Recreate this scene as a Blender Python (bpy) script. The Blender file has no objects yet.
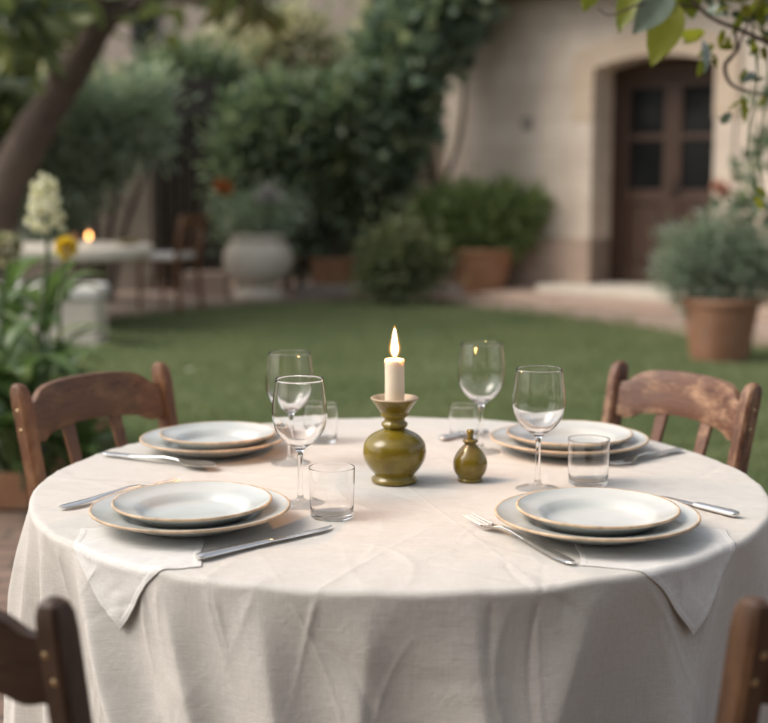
import bpy, math, random
import numpy as np
from mathutils import Vector, Matrix

# ------------------------------------------------------------------ camera, sky, sun, exposure
SC = bpy.context.scene
COL = SC.collection
F_PX, PW, PH = 1350.0, 768.0, 723.0
CAMZ = 1.26
PITCH = math.atan((361.5 - 172.0) / F_PX)
cd = bpy.data.cameras.new('camera')
cam = bpy.data.objects.new('camera', cd)
COL.objects.link(cam)
cam.location = (0, 0, CAMZ)
cam.rotation_euler = (math.pi / 2 - PITCH, 0, 0)
cd.sensor_width = 36.0
cd.lens = F_PX / PW * 36.0
cd.clip_start, cd.clip_end = 0.05, 400
cd.dof.use_dof = True
cd.dof.focus_distance = 1.93
cd.dof.aperture_fstop = 3.0
SC.camera = cam
SC.render.resolution_x, SC.render.resolution_y = 1024, 964

SUN_EL, SUN_AZ = math.radians(46), math.radians(-97)      # azimuth from +Y (behind the garden) towards +X
w = bpy.data.worlds.new('World')
SC.world = w
w.use_nodes = True
nt = w.node_tree
bg = nt.nodes['Background']
sky = nt.nodes.new('ShaderNodeTexSky')
sky.sky_type = 'NISHITA'
sky.sun_disc = False
sky.sun_elevation = SUN_EL
sky.sun_rotation = SUN_AZ
sky.dust_density = 4.0
sky.ozone_density = 0.6
sky.air_density = 1.0
bg.inputs[1].default_value = 0.15
hs = nt.nodes.new('ShaderNodeHueSaturation')
hs.inputs['Saturation'].default_value = 0.38
nt.links.new(sky.outputs[0], hs.inputs['Color'])
nt.links.new(hs.outputs[0], bg.inputs[0])
sd = bpy.data.lights.new('sun', 'SUN')
sd.energy = 1.2
sd.angle = math.radians(35)
sd.color = (1.0, 0.89, 0.76)
sun = bpy.data.objects.new('sun', sd)
COL.objects.link(sun)
sdir = Vector((math.sin(SUN_AZ) * math.cos(SUN_EL), math.cos(SUN_AZ) * math.cos(SUN_EL), math.sin(SUN_EL)))
sun.rotation_euler = sdir.to_track_quat('Z', 'Y').to_euler()
sun.location = sdir * 30
SC.view_settings.view_transform = 'Standard'
SC.view_settings.look = 'None'
SC.view_settings.gamma = 1.0
SC.view_settings.exposure = 0.56
SC.view_settings.use_curve_mapping = False
SC.render.engine = 'CYCLES'
SC.cycles.use_denoising = True
SC.cycles.max_bounces = 14
SC.cycles.transmission_bounces = 12
SC.cycles.transparent_max_bounces = 12
SC.cycles.sample_clamp_indirect = 6.0

# ------------------------------------------------------------------ where a pixel of the photograph meets a plane
CP, SP = math.cos(PITCH), math.sin(PITCH)
def ray(px, py):
    X = (px - 384.0) / F_PX; V = (361.5 - py) / F_PX
    return X, CP + V * SP, -SP + V * CP
def gp(px, py, z=0.0):
    x, y, dz = ray(px, py); t = (z - CAMZ) / dz
    return Vector((x * t, y * t, z))
def at(px, py, d):
    x, y, dz = ray(px, py); t = d / y
    return Vector((x * t, d, CAMZ + dz * t))

rng = np.random.default_rng(7)
random.seed(7)

# ------------------------------------------------------------------ tagging
def tag(o, label=None, cat=None, group=None, kind=None):
    if label: o['label'] = label
    if cat: o['category'] = cat
    if group: o['group'] = group
    if kind: o['kind'] = kind
    return o
def empty(name, loc, rz=0.0, label=None, cat=None, group=None):
    o = bpy.data.objects.new(name, None)
    COL.objects.link(o)
    o.empty_display_size = 0.05
    o.location = loc; o.rotation_euler = (0, 0, rz)
    return tag(o, label, cat, group)
def copy_tree(o, parent=None):
    c = o.copy(); COL.objects.link(c)
    if parent: c.parent = parent
    for ch in list(o.children):
        copy_tree(ch, c)
    return c

# ------------------------------------------------------------------ mesh builder
class MB:
    def __init__(s): s.v = []; s.f = []; s.m = []; s.n = 0
    def add(s, V, F, mi=0):
        V = [tuple(p) for p in V]
        s.v += V
        s.f += [tuple(i + s.n for i in f) for f in F]
        s.m += [mi] * len(F)
        s.n += len(V)
        return s
    def box(s, c, size, M=None, mi=0):
        hx, hy, hz = size[0] / 2, size[1] / 2, size[2] / 2
        P = [Vector((x, y, z)) for x in (-hx, hx) for y in (-hy, hy) for z in (-hz, hz)]
        if M is not None: P = [M @ p for p in P]
        P = [p + Vector(c) for p in P]
        return s.add(P, [(0, 1, 3, 2), (4, 6, 7, 5), (0, 4, 5, 1), (2, 3, 7, 6), (0, 2, 6, 4), (1, 5, 7, 3)], mi)
    def lathe(s, prof, n=48, c=(0, 0, 0), mi=None, closed=False, wob=None):
        V = []; F = []
        k = len(prof)
        for (r, z) in prof:
            for j in range(n):
                a = 2 * math.pi * j / n
                rr = max(r, 1e-5)
                if wob: rr *= wob(a, z)
                V.append((c[0] + rr * math.cos(a), c[1] + rr * math.sin(a), c[2] + z))
        mm = []
        for i in range(k - 1 + (1 if closed else 0)):
            a0 = i * n; a1 = ((i + 1) % k) * n
            for j in range(n):
                F.append((a0 + j, a0 + (j + 1) % n, a1 + (j + 1) % n, a1 + j))
                mm.append(mi[i] if mi else 0)
        n0 = len(s.m)
        s.add(V, F)
        s.m[n0:] = mm
        return s
    def tube(s, P, R, n=10, caps=True, flat=1.0, mi=0):
        P = [Vector(p) for p in P]
        if not hasattr(R, '__len__'): R = [R] * len(P)
        V = []; F = []
        up = Vector((0, 0, 1)); prev = None
        for i, p in enumerate(P):
            t = (P[min(i + 1, len(P) - 1)] - P[max(i - 1, 0)]).normalized()
            if prev is None:
                a = t.cross(up)
                if a.length < 1e-3: a = t.cross(Vector((1, 0, 0)))
                a.normalize()
            else:
                a = (prev - t * prev.dot(t)).normalized()
            prev = a
            b = t.cross(a)
            for j in range(n):
                th = 2 * math.pi * j / n
                V.append(p + a * (R[i] * math.cos(th)) + b * (R[i] * math.sin(th) * flat))
        for i in range(len(P) - 1):
            for j in range(n):
                F.append((i * n + j, i * n + (j + 1) % n, (i + 1) * n + (j + 1) % n, (i + 1) * n + j))
        if caps:
            F.append(tuple(range(n))[::-1]); F.append(tuple((len(P) - 1) * n + j for j in range(n)))
        return s.add(V, F, mi)
    def grid(s, G, closed_u=False, mi=0):
        nu, nv = len(G), len(G[0])
        V = [p for row in G for p in row]; F = []
        for i in range(nu - (0 if closed_u else 1)):
            for j in range(nv - 1):
                i2 = (i + 1) % nu
                F.append((i * nv + j, i2 * nv + j, i2 * nv + j + 1, i * nv + j + 1))
        return s.add(V, F, mi)
    def build(s, name, mats, parent=None, smooth=True, ang=35, bevel=0.0, seg=2, loc=None):
        me = bpy.data.meshes.new(name)
        me.from_pydata([tuple(p) for p in s.v], [], s.f)
        if not isinstance(mats, (list, tuple)): mats = [mats]
        for m in mats: me.materials.append(m)
        me.polygons.foreach_set('material_index', s.m)
        if smooth:
            me.polygons.foreach_set('use_smooth', [True] * len(me.polygons))
            me.set_sharp_from_angle(angle=math.radians(ang))
        me.update()
        o = bpy.data.objects.new(name, me)
        COL.objects.link(o)
        if parent: o.parent = parent
        if loc is not None: o.location = loc
        if bevel > 0:
            b = o.modifiers.new('bevel', 'BEVEL'); b.width = bevel; b.segments = seg; b.limit_method = 'ANGLE'
            b.angle_limit = math.radians(40)
            if smooth: b.harden_normals = True
        return o

def npmesh(name, V, F, mat, parent=None, smooth=False):
    """V (N,3), F (M,k) numpy"""
    me = bpy.data.meshes.new(name)
    k = F.shape[1]
    me.vertices.add(len(V)); me.vertices.foreach_set('co', V.astype(np.float32).ravel())
    me.loops.add(F.size); me.loops.foreach_set('vertex_index', F.astype(np.int32).ravel())
    me.polygons.add(len(F)); me.polygons.foreach_set('loop_start', (np.arange(len(F)) * k).astype(np.int32))
    me.update(calc_edges=True)
    if smooth: me.polygons.foreach_set('use_smooth', [True] * len(F))
    me.materials.append(mat)
    me.validate()
    o = bpy.data.objects.new(name, me)
    COL.objects.link(o)
    if parent: o.parent = parent
    return o

# ------------------------------------------------------------------ materials
def new_mat(name):
    m = bpy.data.materials.new(name); m.use_nodes = True
    return m, m.node_tree, m.node_tree.nodes['Principled BSDF']
def N(nt, t, **kw):
    n = nt.nodes.new(t)
    for k, v in kw.items():
        if k in n.inputs: n.inputs[k].default_value = v
        else: setattr(n, k, v)
    return n
def ramp(nt, fac, stops):
    r = nt.nodes.new('ShaderNodeValToRGB')
    el = r.color_ramp.elements
    while len(el) < len(stops): el.new(0.5)
    for e, (p, c) in zip(el, stops):
        e.position = p; e.color = (*c, 1)
    nt.links.new(fac, r.inputs[0])
    return r.outputs[0]
def coords(nt, scale=None, kind='Object'):
    tc = nt.nodes.new('ShaderNodeTexCoord')
    o = tc.outputs[kind]
    if scale:
        mp = nt.nodes.new('ShaderNodeMapping'); mp.inputs['Scale'].default_value = scale
        nt.links.new(o, mp.inputs[0]); o = mp.outputs[0]
    return o
def noise(nt, co, scale, detail=6, rough=0.55, dist=0.0):
    n = N(nt, 'ShaderNodeTexNoise', Scale=scale, Detail=detail, Roughness=rough, Distortion=dist)
    nt.links.new(co, n.inputs['Vector'])
    return n.outputs[0]
def bump(nt, bsdf, h, dist=0.002, strength=1.0, prev=None):
    b = N(nt, 'ShaderNodeBump', Strength=strength, Distance=dist)
    nt.links.new(h, b.inputs['Height'])
    if prev: nt.links.new(prev, b.inputs['Normal'])
    nt.links.new(b.outputs[0], bsdf.inputs['Normal'])
    return b.outputs[0]
def mixc(nt, fac, a, b, blend='MIX'):
    n = nt.nodes.new('ShaderNodeMix'); n.data_type = 'RGBA'; n.blend_type = blend
    for s, v in ((0, fac), (6, a), (7, b)):
        if hasattr(v, 'is_linked') or isinstance(v, bpy.types.NodeSocket): nt.links.new(v, n.inputs[s])
        elif s == 0: n.inputs[0].default_value = v
        else: n.inputs[s].default_value = (*v, 1)
    return n.outputs[2]

def simple(name, col, rough=0.5, var=0.15, scale=8.0, bd=0.0, bscale=40, spec=0.5, coat=0.0, metal=0.0, kind='Object'):
    m, nt, b = new_mat(name)
    co = coords(nt, kind=kind)
    lo = tuple(c * (1 - var) for c in col); hi = tuple(min(1, c * (1 + var)) for c in col)
    nt.links.new(ramp(nt, noise(nt, co, scale), [(0.3, lo), (0.7, hi)]), b.inputs['Base Color'])
    b.inputs['Roughness'].default_value = rough
    b.inputs['Specular IOR Level'].default_value = spec
    b.inputs['Coat Weight'].default_value = coat
    b.inputs['Metallic'].default_value = metal
    if bd > 0: bump(nt, b, noise(nt, co, bscale, 8, 0.6), bd)
    return m

def leaf_mat(name, cols, rough=0.5, trans=0.25):
    m, nt, b = new_mat(name)
    g = nt.nodes.new('ShaderNodeNewGeometry')
    k = len(cols)
    c = ramp(nt, g.outputs['Random Per Island'], [(i / max(k - 1, 1), col) for i, col in enumerate(cols)])
    nt.links.new(c, b.inputs['Base Color'])
    b.inputs['Roughness'].default_value = rough
    b.inputs['Specular IOR Level'].default_value = 0.4
    tr = nt.nodes.new('ShaderNodeBsdfTranslucent')
    nt.links.new(mixc(nt, 1.0, c, (1.0, 1.03, 0.72), 'MULTIPLY'), tr.inputs[0])
    mx = nt.nodes.new('ShaderNodeMixShader'); mx.inputs[0].default_value = trans
    nt.links.new(b.outputs[0], mx.inputs[1]); nt.links.new(tr.outputs[0], mx.inputs[2])
    nt.links.new(mx.outputs[0], nt.nodes['Material Output'].inputs[0])
    return m

def wood_mat(name, dark, mid, light, worn=0.35, rough=0.42, axis=(3, 3, 22)):
    m, nt, b = new_mat(name)
    co = coords(nt)
    mp = nt.nodes.new('ShaderNodeMapping'); mp.inputs['Scale'].default_value = axis
    nt.links.new(co, mp.inputs[0])
    mp2w = nt.nodes.new('ShaderNodeMapping'); mp2w.inputs['Scale'].default_value = tuple(max(0.65, min(1.5, a_ / 20)) for a_ in axis); nt.links.new(co, mp2w.inputs[0])
    g = noise(nt, mp.outputs[0], 3.0, 8, 0.65, 1.2)
    base = ramp(nt, g, [(0.25, dark), (0.5, mid), (0.78, tuple(c * 1.25 for c in mid))])
    p = noise(nt, mp2w.outputs[0], 18, 9, 0.72, 0.3)
    pr = nt.nodes.new('ShaderNodeValToRGB'); pr.color_ramp.elements[0].position = 0.47; pr.color_ramp.elements[1].position = 0.66
    nt.links.new(p, pr.inputs[0])
    mm = nt.nodes.new('ShaderNodeMath'); mm.operation = 'MULTIPLY'; mm.inputs[1].default_value = worn
    nt.links.new(pr.outputs[0], mm.inputs[0])
    nt.links.new(mixc(nt, mm.outputs[0], base, light), b.inputs['Base Color'])
    rr = N(nt, 'ShaderNodeMapRange'); rr.inputs['To Min'].default_value = rough - 0.1; rr.inputs['To Max'].default_value = rough + 0.25
    nt.links.new(p, rr.inputs[0]); nt.links.new(rr.outputs[0], b.inputs['Roughness'])
    bump(nt, b, g, 0.0012)
    return m

M = {}
ZG, XG = (34, 34, 2.2), (2.2, 34, 34)
WOODS = {
    'worn': ((0.045, 0.018, 0.011), (0.12, 0.050, 0.026), (0.40, 0.24, 0.14), 0.85),
    'aged': ((0.035, 0.014, 0.007), (0.125, 0.050, 0.019), (0.30, 0.155, 0.075), 0.55),
    'dark': ((0.018, 0.010, 0.006), (0.050, 0.025, 0.013), (0.11, 0.06, 0.034), 0.4),
    'warm': ((0.016, 0.008, 0.004), (0.058, 0.025, 0.010), (0.15, 0.072, 0.03), 0.45)}
for k_, (d_, m_, l_, w_) in WOODS.items():
    M[k_ + '_z'] = wood_mat(k_ + '_wood_upright', d_, m_, l_, w_, 0.40, ZG)
    M[k_ + '_x'] = wood_mat(k_ + '_wood_across', d_, m_, l_, w_, 0.40, XG)
M['wood'] = wood_mat('aged_chair_wood', (0.05, 0.018, 0.009), (0.135, 0.048, 0.019), (0.28, 0.13, 0.065), 0.4)
M['dark_wood'] = wood_mat('dark_chair_wood', (0.03, 0.013, 0.008), (0.07, 0.028, 0.015), (0.14, 0.07, 0.04), 0.35, 0.38)
M['mid_wood'] = wood_mat('warm_chair_wood', (0.035, 0.013, 0.007), (0.10, 0.038, 0.015), (0.18, 0.08, 0.035), 0.35, 0.38)
M['door_wood'] = wood_mat('door_wood', (0.026, 0.013, 0.008), (0.056, 0.027, 0.015), (0.085, 0.044, 0.027), 0.3, 0.5)
M['gate_wood'] = wood_mat('gate_wood', (0.012, 0.01, 0.008), (0.022, 0.018, 0.014), (0.04, 0.03, 0.022), 0.3, 0.7)
M['brass'] = simple('brass', (0.50, 0.37, 0.21), 0.42, 0.1, 60, metal=1.0)
M['steel'] = simple('polished_steel', (0.80, 0.78, 0.75), 0.24, 0.06, 30, metal=1.0)
M['dark_metal'] = simple('dark_iron', (0.05, 0.04, 0.035), 0.45, 0.2, 20, metal=0.8)

# linen: weave + creases
def linen(name, col, weave=18000.0, crease=0.006, cs=9.0, trans=0.12):
    m, nt, b = new_mat(name)
    co = coords(nt)
    big = noise(nt, co, 3.0, 4)
    slub = N(nt, 'ShaderNodeTexNoise', Scale=60, Detail=5, Roughness=0.6)
    mp = nt.nodes.new('ShaderNodeMapping'); mp.inputs['Scale'].default_value = (1, 8, 1)
    nt.links.new(co, mp.inputs[0]); nt.links.new(mp.outputs[0], slub.inputs['Vector'])
    c0 = ramp(nt, big, [(0.3, tuple(c * 0.94 for c in col)), (0.7, col)])
    def threads(sc_):
        mq = nt.nodes.new('ShaderNodeMapping'); mq.inputs['Scale'].default_value = sc_
        nt.links.new(co, mq.inputs[0]); return noise(nt, mq.outputs[0], 1.0, 3, 0.7)
    thr = nt.nodes.new('ShaderNodeMath'); thr.operation = 'ADD'
    nt.links.new(threads((480, 480, 30)), thr.inputs[0]); nt.links.new(threads((30, 30, 480)), thr.inputs[1])
    tha = nt.nodes.new('ShaderNodeMath'); tha.operation = 'ADD'
    nt.links.new(thr.outputs[0], tha.inputs[0]); nt.links.new(threads((30, 480, 480)), tha.inputs[1])
    thd = nt.nodes.new('ShaderNodeMath'); thd.operation = 'DIVIDE'; thd.inputs[1].default_value = 3.0
    nt.links.new(tha.outputs[0], thd.inputs[0])
    c1 = ramp(nt, thd.outputs[0], [(0.40, (0.88, 0.87, 0.855)), (0.60, (1, 1, 1))])
    c = mixc(nt, 1.0, c0, c1, 'MULTIPLY')
    nt.links.new(c, b.inputs['Base Color'])
    b.inputs['Roughness'].default_value = 0.85
    b.inputs['Specular IOR Level'].default_value = 0.25
    b.inputs['Sheen Weight'].default_value = 0.15
    b.inputs['Sheen Roughness'].default_value = 0.4
    # weave threads
    w1 = N(nt, 'ShaderNodeTexWave', Scale=weave / 20.0, Distortion=1.2, Detail=2); w1.bands_direction = 'X'
    w2 = N(nt, 'ShaderNodeTexWave', Scale=weave / 20.0, Distortion=1.2, Detail=2); w2.bands_direction = 'Y'
    w3 = N(nt, 'ShaderNodeTexWave', Scale=weave / 20.0, Distortion=1.2, Detail=2); w3.bands_direction = 'Z'
    for q in (w1, w2, w3): nt.links.new(co, q.inputs['Vector'])
    s1 = nt.nodes.new('ShaderNodeMath'); s1.operation = 'ADD'; nt.links.new(w1.outputs[1], s1.inputs[0]); nt.links.new(w2.outputs[1], s1.inputs[1])
    s2 = nt.nodes.new('ShaderNodeMath'); s2.operation = 'ADD'; nt.links.new(s1.outputs[0], s2.inputs[0]); nt.links.new(w3.outputs[1], s2.inputs[1])
    n1 = bump(nt, b, thd.outputs[0], 0.0010, 0.8, bump(nt, b, s2.outputs[0], 0.00004, 0.5))
    # soft creases: ridged noise
    cr = nt.nodes.new('ShaderNodeTexNoise'); cr.noise_type = 'RIDGED_MULTIFRACTAL'
    cr.inputs['Scale'].default_value = cs; cr.inputs['Detail'].default_value = 3; cr.inputs['Distortion'].default_value = 0.8
    mp2 = nt.nodes.new('ShaderNodeMapping'); mp2.inputs['Scale'].default_value = (0.55, 1.3, 0.8); mp2.inputs['Rotation'].default_value = (0, 0, 0.35)
    nt.links.new(co, mp2.inputs[0]); nt.links.new(mp2.outputs[0], cr.inputs['Vector'])
    n2 = bump(nt, b, cr.outputs[0], crease, 0.9, n1)
    fine = noise(nt, co, 45, 5, 0.6, 0.5)
    bump(nt, b, fine, 0.0015, 0.7, n2)
    tr = nt.nodes.new('ShaderNodeBsdfTranslucent'); nt.links.new(c, tr.inputs[0])
    mx = nt.nodes.new('ShaderNodeMixShader'); mx.inputs[0].default_value = trans
    nt.links.new(b.outputs[0], mx.inputs[1]); nt.links.new(tr.outputs[0], mx.inputs[2])
    nt.links.new(mx.outputs[0], nt.nodes['Material Output'].inputs[0])
    return m
M['linen'] = linen('tablecloth_linen', (0.70, 0.668, 0.62))
M['napkin'] = linen('napkin_linen', (0.82, 0.80, 0.77), crease=0.004, cs=20)
M['cushion'] = linen('cushion_cotton', (0.74, 0.71, 0.67), crease=0.002, cs=14, trans=0.0)

# ceramics
m, nt, b = new_mat('white_glaze'); M['glaze'] = m
co = coords(nt)
nt.links.new(ramp(nt, noise(nt, co, 14, 6), [(0.3, (0.50, 0.515, 0.49)), (0.7, (0.56, 0.575, 0.55))]), b.inputs['Base Color'])
b.inputs['Roughness'].default_value = 0.24; b.inputs['Coat Weight'].default_value = 0.25; b.inputs['Coat Roughness'].default_value = 0.08
bump(nt, b, noise(nt, co, 28, 4), 0.0006)
M['bare_rim'] = simple('unglazed_rim', (0.50, 0.37, 0.25), 0.55, 0.35, 35, 0.0003, 200)
m, nt, b = new_mat('olive_glaze'); M['olive'] = m
co = coords(nt)
g = noise(nt, co, 22, 7, 0.6, 0.4)
nt.links.new(ramp(nt, g, [(0.25, (0.10, 0.062, 0.004)), (0.5, (0.175, 0.125, 0.010)), (0.75, (0.25, 0.185, 0.022))]), b.inputs['Base Color'])
b.inputs['Roughness'].default_value = 0.22; b.inputs['Coat Weight'].default_value = 0.35; b.inputs['Coat Roughness'].default_value = 0.05; b.inputs['Specular IOR Level'].default_value = 0.4
bump(nt, b, noise(nt, co, 35, 3), 0.0012)
m, nt, b = new_mat('candle_wax'); M['wax'] = m
b.inputs['Base Color'].default_value = (0.80, 0.68, 0.52, 1); b.inputs['Roughness'].default_value = 0.42
b.subsurface_method = 'BURLEY'
b.inputs['Subsurface Weight'].default_value = 0.7; b.inputs['Subsurface Radius'].default_value = (1.0, 0.75, 0.5); b.inputs['Subsurface Scale'].default_value = 0.010
co = coords(nt); bump(nt, b, noise(nt, co, 60, 3), 0.0006)
m, nt, b = new_mat('clear_glass'); M['glass'] = m
b.inputs['Base Color'].default_value = (1, 1, 1, 1); b.inputs['Roughness'].default_value = 0.0
b.inputs['Transmission Weight'].default_value = 1.0; b.inputs['IOR'].default_value = 1.40
m, nt, b = new_mat('window_glass'); M['pane'] = m
b.inputs['Specular IOR Level'].default_value = 0.15
b.inputs['Base Color'].default_value = (0.012, 0.013, 0.013, 1); b.inputs['Roughness'].default_value = 0.08
def flame_mat(name, col, s):
    m, nt, b = new_mat(name)
    nt.nodes.remove(b)
    e = nt.nodes.new('ShaderNodeEmission'); e.inputs[0].default_value = (*col, 1); e.inputs[1].default_value = s
    nt.links.new(e.outputs[0], nt.nodes['Material Output'].inputs[0])
    return m
M['flame'] = flame_mat('flame', (1.0, 0.44, 0.13), 1300.0)
M['far_flame'] = flame_mat('far_flame', (1.0, 0.42, 0.13), 8.0)
def veil_mat(name, col, s_, a_):
    m, nt, b = new_mat(name); nt.nodes.remove(b)
    e = nt.nodes.new('ShaderNodeEmission'); e.inputs[0].default_value = (*col, 1); e.inputs[1].default_value = s_
    t = nt.nodes.new('ShaderNodeBsdfTransparent'); mx = nt.nodes.new('ShaderNodeMixShader'); mx.inputs[0].default_value = a_
    nt.links.new(t.outputs[0], mx.inputs[1]); nt.links.new(e.outputs[0], mx.inputs[2]); nt.links.new(mx.outputs[0], nt.nodes['Material Output'].inputs[0])
    return m
M['flame_inner'] = veil_mat('flame_inner', (1.0, 0.62, 0.22), 3.0, 0.35)
M['flame_veil'] = veil_mat('flame_veil', (1.0, 0.48, 0.13), 2.0, 0.16)
M['flame_outer'] = veil_mat('flame_outer', (1.0, 0.36, 0.08), 1.5, 0.07)
M['wick'] = simple('charred_wick', (0.02, 0.015, 0.012), 0.9)

def terracotta(name, a, b_, stain=(0.33, 0.24, 0.18)):
    m, nt, b = new_mat(name)
    co = coords(nt)
    g = noise(nt, co, 5, 8, 0.62)
    base = ramp(nt, g, [(0.3, a), (0.7, b_)])
    s = nt.nodes.new('ShaderNodeValToRGB'); s.color_ramp.elements[0].position = 0.5; s.color_ramp.elements[1].position = 0.75
    nt.links.new(noise(nt, co, 9, 8, 0.7, 0.3), s.inputs[0])
    mu = nt.nodes.new('ShaderNodeMath'); mu.operation = 'MULTIPLY'; mu.inputs[1].default_value = 0.4; nt.links.new(s.outputs[0], mu.inputs[0])
    nt.links.new(mixc(nt, mu.outputs[0], base, stain), b.inputs['Base Color'])
    b.inputs['Roughness'].default_value = 0.85
    bump(nt, b, noise(nt, co, 50, 6), 0.003)
    return m
M['terra'] = terracotta('terracotta', (0.22, 0.10, 0.055), (0.31, 0.155, 0.09))
M['terra2'] = terracotta('terracotta_orange', (0.27, 0.13, 0.07), (0.38, 0.20, 0.11))
M['stone_white'] = terracotta('pale_stone', (0.54, 0.48, 0.40), (0.66, 0.60, 0.51), (0.34, 0.31, 0.26))
M['stone_grey'] = terracotta('grey_stone', (0.24, 0.21, 0.18), (0.36, 0.32, 0.28), (0.2, 0.18, 0.15))
M['soil'] = simple('soil', (0.035, 0.024, 0.016), 0.95, 0.4, 12, 0.02, 30)

def plaster(name, cols, patch, bd=0.01):
    m, nt, b = new_mat(name)
    co = coords(nt)
    base = ramp(nt, noise(nt, co, 1.6, 9, 0.6), [(0.3, cols[0]), (0.7, cols[1])])
    br = N(nt, 'ShaderNodeTexBrick', Scale=1.0)
    br.inputs['Brick Width'].default_value = 0.62; br.inputs['Row Height'].default_value = 0.3
    br.inputs['Mortar Size'].default_value = 0.02; br.inputs['Mortar Smooth'].default_value = 0.6
    br.inputs['Color1'].default_value = (0.93, 0.92, 0.9, 1); br.inputs['Color2'].default_value = (1, 1, 1, 1); br.inputs['Mortar'].default_value = (0.86, 0.84, 0.8, 1)
    sx = nt.nodes.new('ShaderNodeSeparateXYZ'); nt.links.new(co, sx.inputs[0])
    cx = nt.nodes.new('ShaderNodeCombineXYZ'); nt.links.new(sx.outputs[0], cx.inputs[0]); nt.links.new(sx.outputs[2], cx.inputs[1])
    nt.links.new(cx.outputs[0], br.inputs['Vector'])
    c = mixc(nt, 1.0, base, br.outputs[0], 'MULTIPLY')
    s = nt.nodes.new('ShaderNodeValToRGB'); s.color_ramp.elements[0].position = 0.52; s.color_ramp.elements[1].position = 0.68
    nt.links.new(noise(nt, co, 2.7, 8, 0.7, 0.4), s.inputs[0])
    mu = nt.nodes.new('ShaderNodeMath'); mu.operation = 'MULTIPLY'; mu.inputs[1].default_value = 0.45; nt.links.new(s.outputs[0], mu.inputs[0])
    nt.links.new(mixc(nt, mu.outputs[0], c, patch), b.inputs['Base Color'])
    b.inputs['Roughness'].default_value = 0.9
    bump(nt, b, noise(nt, co, 9, 8, 0.65), bd)
    return m
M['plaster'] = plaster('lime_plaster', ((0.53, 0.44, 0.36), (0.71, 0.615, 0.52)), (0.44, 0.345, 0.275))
M['plinth'] = plaster('pink_plinth_plaster', ((0.38, 0.275, 0.215), (0.47, 0.355, 0.285)), (0.46, 0.38, 0.31), 0.015)
M['surround'] = plaster('peach_surround_stone', ((0.52, 0.41, 0.31), (0.60, 0.48, 0.37)), (0.5, 0.44, 0.36), 0.01)
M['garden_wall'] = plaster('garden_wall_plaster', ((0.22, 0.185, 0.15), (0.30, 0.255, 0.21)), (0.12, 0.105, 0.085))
M['far_plaster'] = plaster('far_house_plaster', ((0.62, 0.50, 0.40), (0.68, 0.56, 0.46)), (0.36, 0.29, 0.23))
M['roof_tile'] = terracotta('roof_tiles', (0.12, 0.06, 0.04), (0.2, 0.1, 0.065), (0.09, 0.07, 0.05))

def paving(name, c1, c2, mort, bw, rh, scale=1.0, rot=0.0):
    m, nt, b = new_mat(name)
    co = coords(nt)
    mp = nt.nodes.new('ShaderNodeMapping'); mp.inputs['Rotation'].default_value = (0, 0, rot); nt.links.new(co, mp.inputs[0])
    br = N(nt, 'ShaderNodeTexBrick', Scale=scale)
    br.inputs['Brick Width'].default_value = bw; br.inputs['Row Height'].default_value = rh
    br.inputs['Mortar Size'].default_value = 0.012; br.inputs['Mortar Smooth'].default_value = 0.3; br.inputs['Bias'].default_value = 0.0
    br.inputs['Color1'].default_value = (*c1, 1); br.inputs['Color2'].default_value = (*c2, 1); br.inputs['Mortar'].default_value = (*mort, 1)
    nt.links.new(mp.outputs[0], br.inputs['Vector'])
    n = ramp(nt, noise(nt, co, 5, 8, 0.65), [(0.3, (0.72, 0.7, 0.68)), (0.7, (1.0, 1.0, 1.0))])
    nt.links.new(mixc(nt, 1.0, br.outputs[0], n, 'MULTIPLY'), b.inputs['Base Color'])
    b.inputs['Roughness'].default_value = 0.85
    n1 = bump(nt, b, noise(nt, co, 40, 6), 0.004)
    iv = nt.nodes.new('ShaderNodeMath'); iv.operation = 'SUBTRACT'; iv.inputs[0].default_value = 1.0; nt.links.new(br.outputs[1], iv.inputs[1])
    bump(nt, b, iv.outputs[0], 0.008, 1.0, n1)
    return m
M['patio'] = paving('patio_brick', (0.20, 0.13, 0.095), (0.27, 0.18, 0.135), (0.12, 0.095, 0.075), 0.24, 0.12)
M['terrace'] = paving('terrace_stone', (0.36, 0.26, 0.21), (0.43, 0.33, 0.27), (0.24, 0.19, 0.155), 0.5, 0.35, rot=0.6)

m, nt, b = new_mat('lawn_soil_and_turf'); M['lawn'] = m
co = coords(nt)
nt.links.new(mixc(nt, 0.55, ramp(nt, noise(nt, co, 1.3, 6), [(0.35, (0.09, 0.13, 0.06)), (0.65, (0.13, 0.165, 0.075))]),
                  ramp(nt, noise(nt, co, 60, 6), [(0.35, (0.05, 0.075, 0.03)), (0.65, (0.13, 0.165, 0.075))])), b.inputs['Base Color'])
b.inputs['Roughness'].default_value = 0.95; b.inputs['Specular IOR Level'].default_value = 0.1
bump(nt, b, noise(nt, co, 90, 4), 0.02)

M['bark'] = terracotta('bark', (0.06, 0.040, 0.030), (0.125, 0.088, 0.066), (0.17, 0.145, 0.12))
for a in M['bark'].node_tree.nodes:
    if a.type == 'BUMP': a.inputs['Distance'].default_value = 0.02
M['stem'] = simple('green_stem', (0.07, 0.10, 0.035), 0.6, 0.2, 30)
M['lf_hedge'] = leaf_mat('hedge_leaves', [(0.083, 0.125, 0.08), (0.151, 0.212, 0.134), (0.228, 0.289, 0.185), (0.315, 0.37, 0.244)], trans=0.4)
M['lf_vine'] = leaf_mat('vine_leaves', [(0.075, 0.119, 0.077), (0.144, 0.206, 0.144), (0.232, 0.3, 0.221), (0.312, 0.356, 0.218)], trans=0.4)
M['lf_silver'] = leaf_mat('silver_leaves', [(0.241, 0.316, 0.232), (0.403, 0.494, 0.379), (0.585, 0.672, 0.524)], trans=0.4)
M['lf_yellow'] = leaf_mat('yellow_green_leaves', [(0.267, 0.295, 0.206), (0.392, 0.403, 0.281), (0.546, 0.513, 0.378), (0.648, 0.572, 0.456)], trans=0.5)
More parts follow.
